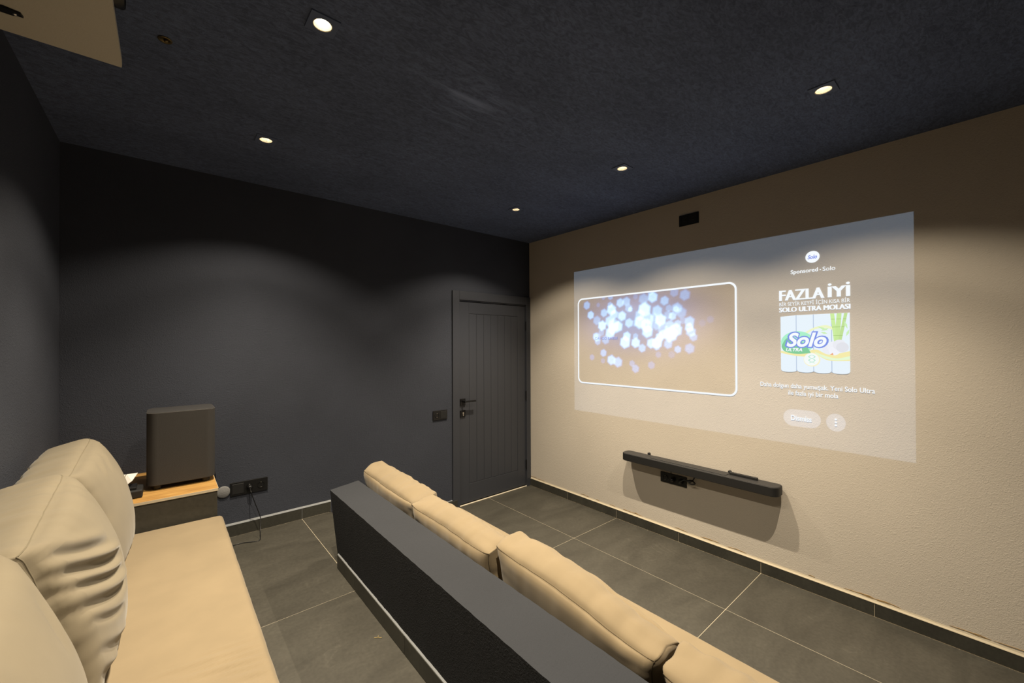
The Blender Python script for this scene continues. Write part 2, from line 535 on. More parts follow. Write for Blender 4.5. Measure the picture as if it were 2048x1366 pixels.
# ---- low partition wall behind the front row (leans out a little towards the top)
def lowwall():
    bm = bmesh.new()
    base = [(0.797, 0.33), (0.985, 0.33), (0.985, 2.60), (0.797, 2.535)]
    top = [(0.757, 0.33), (0.948, 0.33), (0.948, 2.634), (0.757, 2.573)]
    N_ = 170
    def sect(t):
        a = [Vector((base[i][0], base[i][1], 0)).lerp(Vector((base[3 - i][0], base[3 - i][1], 0)), t) for i in (0, 1)]
        b = [Vector((top[i][0], top[i][1], 0)).lerp(Vector((top[3 - i][0], top[3 - i][1], 0)), t) for i in (0, 1)]
        z0, z1 = ZU - 0.003, 0.740
        P = []
        for k in range(9):
            s = k / 8
            p = a[0].lerp(b[0], s); P.append(Vector((p.x, p.y, z0 + (z1 - z0) * s)))
        for k in range(1, 9):
            s = k / 8
            p = b[0].lerp(b[1], s); P.append(Vector((p.x, p.y, z1)))
        for k in range(1, 9):
            s = 1 - k / 8
            p = a[1].lerp(b[1], s); P.append(Vector((p.x, p.y, z0 + (z1 - z0) * s)))
        return P
    rings = [sect(i / N_) for i in range(N_ + 1)]
    add_rings(bm, rings)
    sharp = [e for e in bm.edges if len(e.link_faces) == 2 and e.calc_face_angle() > 0.8]
    bmesh.ops.bevel(bm, geom=sharp, offset=0.006, segments=2, affect='EDGES', profile=0.5)
    for v in bm.verts:
        c = v.co
        v.co += Vector((noise.noise(c * 34), 0.5 * noise.noise(c * 34 + Vector((7, 0, 0))), noise.noise(c * 34 + Vector((0, 9, 0))))) * 0.0013
    return bm
M_PART = plaster('dimmed_partition_plaster', (0.027, 0.029, 0.034), 0.10, 0.0024, spec=0.25)  # same paint as the walls; dimmer light on it is put into the colour
lw = obj('wall_partition', lowwall(), M_PART)
auto_smooth(lw, 45)
struct(lw)
st = bmesh.new()
add_box(st, (0.7835, 0.33, ZU), (0.806, 2.520, ZU + 0.0795))
rings = []
for i in range(81):
    y = 0.33 + (2.519 - 0.33) * i / 80
    h = 0.016 + 0.003 * noise.noise((y * 9, 8.1, 0))
    rings.append([(0.7835, y, ZU + 0.0795), (0.800, y, ZU + 0.0795), (0.7975, y, ZU + 0.081 + h), (0.7838, y, ZU + 0.0815)])
add_rings(st, rings)
bp_ = obj('baseboard_partition', st, M_GROUT_G)
struct(bp_)
yp = [2.522, 2.2296, 1.630, 1.030, 0.43, 0.33]
for i in range(len(yp) - 1):
    obj('tile', box((0.7815, yp[i + 1] + g, ZU + 0.002), (0.7905, yp[i] - g, ZU + 0.080), 0.0006, 1), M_TILE_D, bp_)

# ---- door
door = bpy.data.objects.new('door_1', None)
door.location = (2.675, YN, 0)
link(door)
struct(door)
fr = bmesh.new()
FY = YN - 0.016
add_box(fr, off((2.146, FY, 0.0), door), off((2.226, YN - 0.0005, 2.147), door), 0.002, 1)
f_l = obj('door_frame', fr, M_DOOR, door)
fr = lbox(door, (2.2265, FY, 2.058), (3.1285, YN - 0.0005, 2.147), 0.002, 1)
obj('door_frame', fr, M_DOOR, door)
fr = lbox(door, (3.129, FY, 0.081), (3.1885, YN - 0.0005, 2.147), 0.002, 1)
add_box(fr, off((3.129, FY, 0.0), door), off((3.178, YN - 0.0005, 0.0805), door))
obj('door_frame', fr, M_DOOR, door)
# jamb lining inside the opening
jb = bmesh.new()
add_box(jb, off((DX0 + 0.0005, YN + 0.001, 0), door), off((2.2275, YN + 0.14, 2.045), door))
add_box(jb, off((DX0 + 0.0005, YN + 0.001, 2.0455), door), off((DX1 - 0.0005, YN + 0.14, DZ - 0.0005), door))
add_box(jb, off((3.1285, YN + 0.001, 0), door), off((DX1 - 0.0005, YN + 0.14, 2.045), door))
obj('door_lining', jb, M_DOOR, door)
LY = YN + 0.006
LX0, LX1 = 2.231, 3.126
leaf = bmesh.new()
PX0, PX1, PZ0, PZ1 = 2.354, 3.008, 0.200, 1.924
add_box(leaf, off((LX0, LY, 0.014), door), off((PX0 - 0.001, LY + 0.04, 2.041), door), 0.0015, 1)
add_box(leaf, off((PX1 + 0.001, LY, 0.014), door), off((LX1, LY + 0.04, 2.041), door), 0.0015, 1)
add_box(leaf, off((PX0 - 0.001, LY, PZ1 + 0.001), door), off((PX1 + 0.001, LY + 0.04, 2.041), door), 0.0015, 1)
add_box(leaf, off((PX0 - 0.001, LY, 0.014), door), off((PX1 + 0.001, LY + 0.04, PZ0 - 0.001), door), 0.0015, 1)
add_box(leaf, off((PX0 - 0.02, LY + 0.012, PZ0 - 0.02), door), off((PX1 + 0.02, LY + 0.03, PZ1 + 0.02), door))
lf = obj('door_leaf', leaf, M_DOOR, door)
NP = 7
pw = (PX1 - PX0) / NP
for i in range(NP):
    b = lbox(door, (PX0 + i * pw + 0.0008, LY + 0.0012, PZ0 + 0.001), (PX0 + (i + 1) * pw - 0.0008, LY + 0.011, PZ1 - 0.001), 0.003, 2)
    obj('plank', b, M_DOOR, lf)
# lever handle
hb = lbox(door, (2.240, LY - 0.010, 1.000), (2.302, LY - 0.0003, 1.068), 0.001, 1)
add_tube(hb, [off((2.271, LY - 0.008, 1.042), door), off((2.271, LY - 0.052, 1.042), door)], 0.010, 12)
hd = obj('handle_plate', hb, M_METAL_B, door)
hb = lbox(door, (2.262, LY - 0.060, 1.034), (2.398, LY - 0.044, 1.050), 0.003, 2)
obj('lever', hb, M_METAL_B, door)
hb = lbox(door, (2.240, LY - 0.010, 0.886), (2.302, LY - 0.0003, 0.952), 0.001, 1)
kp = obj('lock_plate', hb, M_METAL_B, door)
kb = lathe(bmesh.new(), [(0.0085, 0), (0.0085, -0.006)], off((2.271, LY - 0.0102, 0.925), door), 'y', 16)
add_box(kb, off((2.267, LY - 0.016, 0.897), door), off((2.275, LY - 0.0102, 0.920), door))
obj('lock_cylinder', kb, M_CHROME, kp)
for z in (0.25, 1.03, 1.82):
    hbm = bmesh.new()
    lathe(hbm, [(0.0075, -0.05), (0.0075, 0.05)], off((3.1265, LY - 0.012, z), door), 'z', 12)
    obj('hinge', hbm, M_METAL_B, door)
th = box((DX0 + 0.004, YN - 0.011, 0.0), (DX1 - 0.004, YN + 0.004, 0.006), 0.002, 1)
struct(obj('trim_2', th, plain('pale_threshold', (0.66, 0.60, 0.48), 0.7)))

# ================================================================== DOWNLIGHTS
def downlight(x, y, label, tilt=(0, 0), lit=True, rot=0.0):
    t = thing('downlight', label, 'ceiling light', (x, y, ZC), 'square recessed downlights in the dark ceiling')
    # square black plate with a round opening
    bm = bmesh.new()
    n = 32
    S, R0 = 0.049, 0.0335
    cr, sr = math.cos(rot), math.sin(rot)
    def sq(a, s):
        c_, s_ = math.cos(a), math.sin(a)
        k = s / max(abs(c_), abs(s_))
        px, py = c_ * k, s_ * k
        return px * cr - py * sr, px * sr + py * cr
    A = [2 * math.pi * (k + 0.5) / n + math.pi / n * 0 for k in range(n)]
    A = [math.pi / 4 + 2 * math.pi * k / n for k in range(n)]
    rings = [[(*sq(a, S), 0.0) for a in A], [(*sq(a, S), -0.004) for a in A], [(*sq(a, S - 0.001), -0.005) for a in A],
             [(R0 * math.cos(a + rot), R0 * math.sin(a + rot), -0.005) for a in A], [(R0 * math.cos(a + rot), R0 * math.sin(a + rot), 0.0) for a in A]]
    add_rings(bm, rings, False, False)
    obj('plate', bm, M_NAVY_PLATE, t)
    bm = bmesh.new()
    lathe(bm, [(R0 - 0.0003, -0.0058), (R0 - 0.003, -0.0062), (R0 - 0.0035, -0.004), (R0 - 0.006, 0.012), (R0 - 0.012, 0.028)], (0, 0, 0), 'z', 32, False, False)
    rf = obj('reflector', bm, M_REFL, t, True)
    bm = lathe(bmesh.new(), [(0.0215, 0.0275), (0.0215, 0.030)], (0, 0, 0), 'z', 24)
    obj('bulb', bm, M_BULB, t)
    for nm, pw_, cone, blend in (('lamp', LAMP_W, LAMP_CONE, LAMP_BLEND), ('lamp_spill', SPILL_W, SPILL_CONE, SPILL_BLEND)):
        ld = bpy.data.lights.new(nm, 'SPOT')
        ld.energy = pw_
        ld.color = LAMP_COL
        ld.spot_size = cone
        ld.spot_blend = blend
        ld.shadow_soft_size = 0.009
        lo = bpy.data.objects.new(nm, ld)
        link(lo)
        lo.parent = t
        lo.location = (0, 0, -0.008)
    return t
M_NAVY_PLATE = plain('dark_lamp_plate', (0.096, 0.124, 0.210), 0.6, spec=0.25)
DL = ['lit downlight nearest the far left corner of the ceiling, above the subwoofer',
      'brightest lit downlight at the top of the picture, beside the shelf',
      'lit downlight in the ceiling behind the camera, above the back row sofa',
      'lit downlight nearest the charcoal door, tiny and far',
      'lit downlight in front of the projected picture, square plate clearly seen',
      'lit downlight at the right above the beige wall, farthest from the door']
for (x, y), lb in zip(LIGHTS, DL):
    downlight(x, y, lb)
# dead little fitting between the two left lamps
t = thing('ceiling_socket', 'small unlit brass lamp fitting in dark ceiling near the beige shelf', 'ceiling fitting', (-0.001, 2.022, ZC))
bm = lathe(bmesh.new(), [(0.022, 0.0), (0.022, -0.003), (0.018, -0.004), (0.014, -0.003), (0.012, -0.0005)], (0, 0, 0), 'z', 24, True, True)
obj('rim', bm, M_BRASS, t, True)
bm = lathe(bmesh.new(), [(0.008, -0.0006), (0.006, -0.007), (0.002, -0.009)], (0.003, 0.002, 0), 'z', 12)
obj('contact', bm, M_BRASS, t, True)

# ================================================================== PROJECTED PICTURE
pic = thing('projected_picture', 'bright video advert thrown by the projector onto the beige wall', 'projection', (XE, 1.503, 1.64))
PX = XE - 0.0012
def wall_poly(pts, dx):
    """flat polygon on the wall; pts = (y, z)"""
    bm = bmesh.new()
    bm.faces.new([bm.verts.new(off((PX - dx, y, z), pic)) for y, z in pts])
    return bm
M_VEIL = projected('projector_black_level', (0.041, 0.056, 0.077), 1.0)
M_PILL = projected('projector_grey', (0.06, 0.085, 0.13), 1.0)
M_TXT = emit('projector_white', (0.93, 0.97, 1.0), 1.0)
bm = bmesh.new()
hole = rrect(1.192, 2.696, 1.221, 2.067, 0.056, 8)
def to_edge(y, z):
    # push a hole-outline point out to the picture border, keeping its angular order
    cy, cz = 1.944, 1.644
    dy, dz = y - cy, z - cz
    k = min([t for t in (((2.748 - cy) / dy) if dy > 0 else 9, ((0.262 - cy) / dy) if dy < 0 else 9,
                         ((2.349 - cz) / dz) if dz > 0 else 9, ((0.940 - cz) / dz) if dz < 0 else 9) if t > 0])
    return (cy + dy * k, cz + dz * k)
# hole outline with extra stations, plus the four picture corners reached along their own rays
dense = []
for i in range(len(hole)):
    p, q = hole[i], hole[(i + 1) % len(hole)]
    m_ = max(1, int(math.hypot(q[0] - p[0], q[1] - p[1]) / 0.02))
    dense += [(p[0] + (q[0] - p[0]) * k / m_, p[1] + (q[1] - p[1]) * k / m_) for k in range(m_)]
outl = [to_edge(*p) for p in dense]
for c_ in ((2.748, 2.349), (2.748, 0.940), (0.262, 2.349), (0.262, 0.940)):
    j = min(range(len(outl)), key=lambda i: (outl[i][0] - c_[0]) ** 2 + (outl[i][1] - c_[1]) ** 2)
    outl[j] = c_
add_rings(bm, [[off((PX, y, z), pic) for y, z in outl], [off((PX, y, z), pic) for y, z in dense]], False, False)
obj('picture_ground', bm, M_VEIL, pic)

# film window: bokeh summed on a grid
BOKEH = [(2.583,1.995,0.039,0.5),(2.535,1.896,0.039,0.8),(2.443,1.989,0.021,0.15),(2.3,2.056,0.029,0.35),(2.381,2.055,0.021,0.2),(2.194,1.99,0.04,0.7),(2.128,1.997,0.04,0.5),(2.105,1.935,0.036,0.4),(2.087,1.922,0.024,0.6),(2.306,1.978,0.029,0.4),(2.376,1.908,0.038,0.6),(2.291,1.932,0.05,1),(2.257,1.888,0.041,0.7),(2.46,1.84,0.043,0.4),(2.398,1.787,0.046,1.1),(2.311,1.825,0.05,0.8),(2.176,1.867,0.044,0.9),(2.219,1.772,0.049,1),(2.277,1.749,0.049,0.8),(2.307,1.717,0.05,1),(2.267,1.79,0.058,0.6),(2.408,1.72,0.034,0.3),(2.102,1.8,0.04,0.7),(2.043,1.797,0.031,0.2),(1.954,2.005,0.046,0.35),(1.866,2.013,0.045,0.9),(1.886,2.064,0.03,0.3),(2.033,2.032,0.024,0.15),(1.757,1.973,0.038,0.5),(1.946,1.912,0.058,1.2),(1.99,1.865,0.047,0.5),(1.99,1.803,0.054,1.1),(1.922,1.769,0.054,1),(1.918,1.716,0.05,1),(1.904,1.83,0.046,0.6),(1.825,1.893,0.045,0.6),(1.794,1.813,0.048,1.2),(1.854,1.835,0.038,0.4),(1.83,1.766,0.037,0.4),(1.582,2.005,0.043,0.35),(1.671,2.035,0.036,0.25),(1.649,1.903,0.043,0.5),(1.657,1.897,0.025,0.5),(1.612,1.865,0.043,0.35),(1.688,1.84,0.033,0.7),(1.718,1.908,0.029,0.3),(1.726,1.85,0.037,0.3),(1.643,1.777,0.029,0.5),(1.711,1.761,0.044,0.6),(1.658,1.723,0.05,1),(1.708,1.688,0.058,1.2),(1.774,1.69,0.037,0.6),(1.774,1.734,0.044,0.4),(1.544,1.79,0.039,0.6),(1.548,1.741,0.035,0.8),(1.534,1.706,0.039,0.6),(1.513,1.663,0.031,0.4),(1.598,1.8,0.028,0.25),(1.545,1.573,0.039,0.35),(1.644,1.565,0.029,0.5),(1.728,1.608,0.037,0.5),(1.827,1.62,0.045,1.1),(1.881,1.616,0.042,0.9),(1.803,1.668,0.037,0.9),(1.831,1.586,0.03,0.5),(1.97,1.574,0.035,0.6),(2.035,1.621,0.043,1),(2.035,1.679,0.027,0.4),(2.125,1.681,0.04,0.9),(2.144,1.625,0.052,1.1),(2.461,1.678,0.043,0.5),(2.451,1.636,0.034,0.4),(2.358,1.652,0.042,0.4),(2.477,1.687,0.034,0.4),(2.384,1.526,0.035,0.5),(2.521,1.481,0.028,0.2),(2.294,1.461,0.045,0.8),(2.221,1.443,0.045,0.6),(2.39,1.45,0.025,0.15),(2.037,1.39,0.035,0.35),(2.072,1.435,0.028,0.25),(1.882,1.427,0.032,0.2),(1.816,1.519,0.026,0.15),(1.697,1.521,0.029,0.1),(1.382,1.797,0.027,0.08),(1.443,1.772,0.027,0.06)]
GY0, GY1, GZ0, GZ1 = 2.690, 1.198, 1.228, 2.060
NY, NZ = 300, 168
yy = np.linspace(GY0, GY1, NY + 1); zz = np.linspace(GZ0, GZ1, NZ + 1)
Yg, Zg = np.meshgrid(yy, zz, indexing='ij')
I = np.zeros_like(Yg)
for (cy, cz, r, s) in BOKEH:
    dy, dz = Yg - cy, Zg - cz
    hexd = np.maximum.reduce([np.abs(dy * math.cos(a) + dz * math.sin(a)) for a in (0.15, 0.15 + math.pi / 3, 0.15 + 2 * math.pi / 3)]) / (r * 0.93)
    e = np.clip((1.28 - hexd) / 0.62, 0, 1)
    e = e * e * (3 - 2 * e)
    I += s * e * (0.85 + 0.15 * np.clip(hexd, 0, 1))
haze = np.exp(-(((Yg - 2.02) / 0.42) ** 2 + ((Zg - 1.82) / 0.20) ** 2))
I = I * 0.92 + haze * 0.24
Ic = 1 - np.exp(-I * 1.15)
rgb = np.stack([Ic ** 2.9 * 0.62 + 0.006, Ic ** 1.6 * 0.78 + 0.009, Ic ** 0.85 * 0.95 + 0.014, np.ones_like(Ic)], -1)
idx = np.arange((NY + 1) * (NZ + 1)).reshape(NY + 1, NZ + 1)
co = np.stack([np.full_like(Yg, PX - 0.0006), Yg, Zg], -1).reshape(-1, 3) - np.array(pic.location)
fc = np.stack([idx[:-1, :-1], idx[1:, :-1], idx[1:, 1:], idx[:-1, 1:]], -1).reshape(-1, 4)
me = bpy.data.meshes.new('film_window')
me.from_pydata(co.tolist(), [], fc.tolist())
at = me.color_attributes.new('light', 'FLOAT_COLOR', 'POINT')
at.data.foreach_set('color', rgb.reshape(-1, 4).astype(np.float32).ravel())
me.materials.append(projected('projector_film', attr='light'))
fo = bpy.data.objects.new('film_window', me)
link(fo); fo.parent = pic
fo['label'] = 'soft blue-white out-of-focus spots of light'
# rounded white frame
outer = rrect(1.190, 2.698, 1.219, 2.069, 0.058, 8)
inner = rrect(1.204, 2.684, 1.233, 2.055, 0.046, 8)
bm = bmesh.new()
add_rings(bm, [[off((PX - 0.0012, y, z), pic) for y, z in outer], [off((PX - 0.0012, y, z), pic) for y, z in inner]], False, False)
obj('film_frame', bm, M_TXT, pic)

def text(name, body, y_left, y_right, z0, z1, dx=0.0012, bold=0.0, m=None, parent=None, shear=0.0, space=1.0, fat=0.0):
    """lettering fitted to a box on the wall (y decreases to the right)"""
    c = bpy.data.curves.new(name, 'FONT')
    c.body = body
    c.offset = bold
    c.shear = shear
    c.space_character = space
    c.resolution_u = 4
    o = bpy.data.objects.new(name, c)
    link(o)
    bpy.context.view_layer.update()
    dg = bpy.context.evaluated_depsgraph_get()
    me = bpy.data.meshes.new_from_object(o.evaluated_get(dg))
    bpy.data.objects.remove(o)
    n = len(me.vertices)
    v = np.empty(n * 3); me.vertices.foreach_get('co', v); v = v.reshape(-1, 3)
    x0, x1 = v[:, 0].min(), v[:, 0].max()
    y0, y1 = v[:, 1].min(), v[:, 1].max()
    out = np.empty_like(v)
    out[:, 0] = PX - dx - pic.location.x
    out[:, 1] = y_left + (v[:, 0] - x0) / (x1 - x0) * (y_right - y_left) - pic.location.y
    out[:, 2] = z0 + (v[:, 1] - y0) / (y1 - y0) * (z1 - z0) - pic.location.z
    me.vertices.foreach_set('co', out.ravel())
    if fat:
        # heavier weight: the same outlines laid side by side in one mesh
        b2 = bmesh.new()
        for k, dy in enumerate((-fat, -fat / 2, 0, fat / 2, fat)):
            t2 = me.copy()
            t2.transform(Matrix.Translation((-0.00005 * k, dy, 0)))
            b2.from_mesh(t2)
            bpy.data.meshes.remove(t2)
        b2.to_mesh(me)
        b2.free()
    me.materials.clear()
    me.materials.append(m or M_TXT)
    o = bpy.data.objects.new(name, me)
    link(o)
    o.parent = parent or pic
    return o
def disc(y, z, r, dx, m, name, parent=None, k=28, ry=None, a0=0.0):
    return obj(name, wall_poly([(y + (ry or r) * math.cos(2 * math.pi * i / k + a0), z + r * math.sin(2 * math.pi * i / k + a0)) for i in range(k)], dx), m, parent or pic)

M_BLUE = emit('projector_blue', (0.22, 0.30, 0.80), 1.0)
M_PURPLE = emit('projector_purple', (0.42, 0.47, 0.82), 1.0)
bd = disc(0.731, 2.171, 0.038, 0.0012, M_TXT, 'round_badge')
text('badge_lettering', 'Solo', 0.757, 0.706, 2.158, 2.184, 0.0018, 0.03, M_BLUE, bd, 0.25)
text('sponsor_lettering', 'Sponsored', 0.852, 0.703, 2.066, 2.100, bold=0.012)
disc(0.690, 2.083, 0.0035, 0.0012, M_TXT, 'bullet', k=12)
text('sponsor_lettering', 'Solo', 0.678, 0.614, 2.071, 2.098, bold=0.0)
text('headline_lettering', 'FAZLA', 0.916, 0.674, 1.900, 1.969, fat=0.0045)
hl = text('headline_lettering', 'IYI', 0.648, 0.547, 1.901, 1.968, fat=0.0050)
for yd_ in (0.6425, 0.5525):
    disc(yd_, 1.981, 0.0075, 0.0012, M_TXT, 'letter_dot', hl, 20, 0.0095)
text('headline_lettering', 'B\u0130R SEY\u0130R KEYF\u0130 \u0130\u00c7\u0130N KISA B\u0130R', 0.919, 0.543, 1.857, 1.895, bold=0.0)
text('headline_lettering', 'SOLO ULTRA MOLASI', 0.919, 0.543, 1.822, 1.853, fat=0.0022)
text('caption_lettering', 'Daha dolgun daha yumu\u015fak. Yeni Solo Ultra', 1.039, 0.432, 1.303, 1.343, bold=0.006)
text('caption_lettering', 'ile fazla iyi bir mola', 0.871, 0.604, 1.257, 1.297, bold=0.006)
pl = obj('dismiss_button', wall_poly(rrect(0.694, 0.901, 1.060, 1.172, 0.0555, 10), 0.0006), M_PILL, pic)
text('button_lettering', 'Dismiss', 0.857, 0.743, 1.098, 1.133, bold=0.02, parent=pl)
mb = disc(0.618, 1.115, 0.0555, 0.0006, M_PILL, 'menu_button', ry=0.049)
for dz in (-0.019, 0, 0.019):
    disc(0.618, 1.116 + dz, 0.006, 0.0012, M_TXT, 'menu_dot', mb, 10)
text('film_lettering', 'DAVOD BABBE', 2.479, 2.222, 1.654, 1.678, 0.0012, 0.0, M_PURPLE)

# ---- product pack in the advert (flat print)
PKL, PKR, PKB, PKT = 0.913, 0.545, 1.418, 1.798
def pk(u, v):
    return (PKL + (PKR - PKL) * u, PKT + (PKB - PKT) * v)
def pk_poly(name, pts, layer, m, parent):
    return obj(name, wall_poly([pk(*p) for p in pts], 0.0012 + 0.0003 * layer), m, parent)
def C(r, g_, b):
    return emit('projector_print', (r, g_, b), 1.0)
pts = [(0.0, 0.015), (0.25, 0.0), (1.0, 0.0), (1.0, 0.955)]
for k in (3, 2, 1, 0):
    for i in range(9):
        a = math.pi * i / 8
        pts.append((k * 0.25 + 0.125 + 0.122 * math.cos(a), 0.955 + 0.042 * math.sin(a) ** 0.7))
pack = obj('pack_picture', wall_poly([pk(*p) for p in pts], 0.0012), C(0.82, 0.91, 0.98), pic)
pack['label'] = 'picture of a white paper-roll pack with green and blue lettering'
for k in (1, 2, 3):
    x = k * 0.25 - 0.02 * (2 - k) * 0.3
    pk_poly('roll_edge', [(x - 0.006, 0.0), (x + 0.006, 0.0), (x + 0.006, 0.975), (x - 0.006, 0.975)], 0.4, C(0.50, 0.60, 0.76), pack)
# yellow and green ribbons
def arc(pts_top, pts_bot):
    return pts_top + list(reversed(pts_bot))
def curve2(p, k=8):
    return [(q.x, q.y) for q in catmull([(a, b, 0) for a, b in p], k)]
pk_poly('ribbon', arc(curve2([(0, 0.62), (0.2, 0.66), (0.42, 0.62), (0.55, 0.60), (0.72, 0.68), (1.0, 0.62)]),
                      curve2([(0, 0.66), (0.2, 0.705), (0.40, 0.72), (0.55, 0.70), (0.72, 0.78), (1.0, 0.78)])), 1.0, C(0.92, 0.84, 0.42), pack)
pk_poly('ribbon', arc(curve2([(0.52, 0.64), (0.66, 0.70), (0.82, 0.74), (1.0, 0.70)]), curve2([(0.52, 0.655), (0.66, 0.745), (0.82, 0.775), (1.0, 0.755)])), 1.4, C(0.80, 0.95, 0.66), pack)
pk_poly('ribbon', arc(curve2([(0.38, 0.30), (0.52, 0.22), (0.68, 0.19), (0.8, 0.24)]), curve2([(0.40, 0.33), (0.52, 0.255), (0.68, 0.235), (0.8, 0.29)])), 1.0, C(0.88, 0.93, 0.58), pack)
pk_poly('green_patch', [(0.26 + 0.255 * math.cos(2 * math.pi * i / 40) + 0.0, 0.475 + 0.195 * math.sin(2 * math.pi * i / 40)) for i in range(40)], 1.6, C(0.42, 0.88, 0.60), pack)
pk_poly('green_patch', arc(curve2([(0.015, 0.53), (0.1, 0.40), (0.25, 0.42), (0.38, 0.52), (0.46, 0.655)]), curve2([(0.015, 0.56), (0.06, 0.63), (0.18, 0.668), (0.30, 0.675), (0.45, 0.66)])), 2.0, C(0.24, 0.62, 0.34), pack)
# bamboo
random.seed(7)
for (x0, x1, wd, sh) in ((0.765, 0.815, 0.055, 1.0), (0.86, 0.83, 0.065, 0.95), (0.95, 0.865, 0.045, 0.88)):
    pk_poly('bamboo_stalk', [(x0 - wd / 2, 0.0), (x0 + wd / 2, 0.0), (x1 + wd / 2, 0.46), (x1 - wd / 2, 0.46)], 2.0, C(0.62 * sh, 0.86 * sh, 0.36 * sh), pack)
    for f in (0.09, 0.22, 0.36):
        x = x0 + (x1 - x0) * f / 0.46
        pk_poly('bamboo_knot', [(x - wd / 2, f), (x + wd / 2, f), (x + wd / 2, f + 0.008), (x - wd / 2, f + 0.008)], 2.4, C(0.36, 0.56, 0.18), pack)
for (x, y, a, l) in ((0.71, 0.28, 2.7, 0.17), (0.72, 0.24, 3.5, 0.12), (0.97, 0.26, 1.9, 0.14), (0.95, 0.38, 1.2, 0.12), (0.70, 0.33, 2.9, 0.10)):
    ca, sa = math.cos(a), math.sin(a)
    pk_poly('bamboo_leaf', [(x, y), (x + l * .5 * ca - .018 * sa, y - l * .5 * sa - .018 * ca), (x + l * ca, y - l * sa), (x + l * .5 * ca + .018 * sa, y - l * .5 * sa + .018 * ca)], 2.2, C(0.62, 0.88, 0.48), pack)
# cotton
for (x, y, r, sh) in ((0.86, 0.52, 0.09, 0.93), (0.78, 0.55, 0.09, 0.98), (0.90, 0.56, 0.085, 0.86), (0.70, 0.60, 0.075, 0.95), (0.79, 0.62, 0.075, 1.0)):
    pk_poly('cotton_boll', [(x + r * math.cos(2 * math.pi * i / 20), y + r * 0.97 * math.sin(2 * math.pi * i / 20)) for i in range(20)], 2.7 + x * 0.1, C(0.90 * sh, 0.91 * sh, 0.97 * sh), pack)
pk_poly('cotton_boll', [(0.73, 0.68), (0.77, 0.65), (0.78, 0.69)], 3.0, C(0.85, 0.40, 0.22), pack)
# round seal with a twisted green mark
disc(*pk(0.475, 0.77), 0.045, 0.0012 + 0.0005, C(0.95, 0.90, 0.62), 'seal', pack)
disc(*pk(0.468, 0.765), 0.040, 0.0012 + 0.0007, C(0.93, 0.97, 0.95), 'seal', pack)
sw = bmesh.new()
for ph in (0, math.pi):
    c2 = [(0.475 + 0.045 * math.sin(2 * math.pi * s / 20 * 1.15 + ph), 0.69 + 0.14 * s / 20) for s in range(21)]
    L_ = [(x - 0.008, y) for x, y in c2]; R_ = [(x + 0.008, y) for x, y in c2]
    vs = [(sw.verts.new(off((PX - 0.0012 - 0.0010 - ph * 0.00003, *pk(*a)), pic)), sw.verts.new(off((PX - 0.0012 - 0.0010 - ph * 0.00003, *pk(*b)), pic))) for a, b in zip(L_, R_)]
    for i in range(20):
        sw.faces.new((vs[i][0], vs[i][1], vs[i + 1][1], vs[i + 1][0]))
obj('seal_mark', sw, C(0.45, 0.80, 0.62), pack)
# lettering with its blue outline
a, b = pk(0.085, 0), pk(0.695, 0)
zt, zb = pk(0, 0.305)[1], pk(0, 0.555)[1]
text('pack_lettering_edge', 'Solo', a[0] + 0.008, b[0] - 0.008, zb - 0.008, zt + 0.008, 0.0012 + 0.0012, 0.085, M_BLUE, pack, 0.28)
text('pack_lettering', 'Solo', a[0] - 0.003, b[0] + 0.003, zb, zt, 0.0012 + 0.0015, 0.03, M_TXT, pack, 0.28)
a, b = pk(0.085, 0), pk(0.335, 0)
text('pack_lettering', 'ULTRA', a[0], b[0], pk(0, 0.632)[1], pk(0, 0.572)[1], 0.0012 + 0.0010, 0.03, M_TXT, pack, 0.25)

# ================================================================== SOUNDBAR
sbx0, sbx1, sby0, sby1, sbz0, sbz1 = 3.058, 3.176, 0.900, 2.108, 0.592, 0.655
sb_ = thing('soundbar', 'long black soundbar fixed to the beige wall below the projection', 'soundbar', (3.12, 1.504, 0.59))
pl_ = rrect(sbx0, sbx1, sby0, sby1, [0.030, 0.030, 0.048, 0.048], 8)
def prism(pts, z0, z1, t, inset=0.004):
    cx = sum(p[0] for p in pts) / len(pts); cy = sum(p[1] for p in pts) / len(pts)
    def ins(d):
        o_ = []
        for x, y in pts:
            dx, dy = x - cx, y - cy
            o_.append((x - math.copysign(min(d, abs(dx)), dx), y - math.copysign(min(d, abs(dy)), dy)))
        return o_
    rings = [[off((x, y, z0), t) for x, y in ins(inset)], [off((x, y, z0 + inset), t) for x, y in pts],
             [off((x, y, z1 - inset * 0.6), t) for x, y in pts], [off((x, y, z1), t) for x, y in ins(inset * 0.8)]]
    return add_rings(bmesh.new(), rings)
o = obj('bar_body', prism(pl_, sbz0, sbz1, sb_), M_BLACK_M, sb_); auto_smooth(o, 35)
o = obj('top_cover', prism(rrect(sbx0 + 0.005, sbx1 - 0.003, sby0 + 0.005, sby1 - 0.005, [0.028, 0.028, 0.045, 0.045], 8), sbz1 - 0.001, sbz1 + 0.0015, sb_, 0.0005), M_GREY_TOP, sb_)
o = obj('raised_panel', prism(rrect(sbx0 + 0.026, sbx1 - 0.010, 1.235, 1.845, 0.018, 6), sbz1 + 0.0012, sbz1 + 0.0052, sb_, 0.001), M_GREY_TOP, sb_)
o = obj('top_ridge', prism(rrect(sbx0 + 0.070, sbx0 + 0.094, 1.045, 1.228, 0.004, 3), sbz1 + 0.0012, sbz1 + 0.019, sb_, 0.002), M_BLACK_M, sb_)
for y in (1.905, 1.245):
    bm = lathe(bmesh.new(), [(0.012, 0), (0.012, -0.012), (0.008, -0.016)], off((XE - 0.0005, y, sbz1 + 0.006), sb_), 'x', 16)
    obj('wall_screw', bm, M_BLACK, sb_, True)
bm = lbox(sb_, (sbx1 - 0.003, 1.2, 0.605), (XE - 0.0005, 1.9, 0.645))
obj('wall_mount', bm, M_BLACK, sb_)

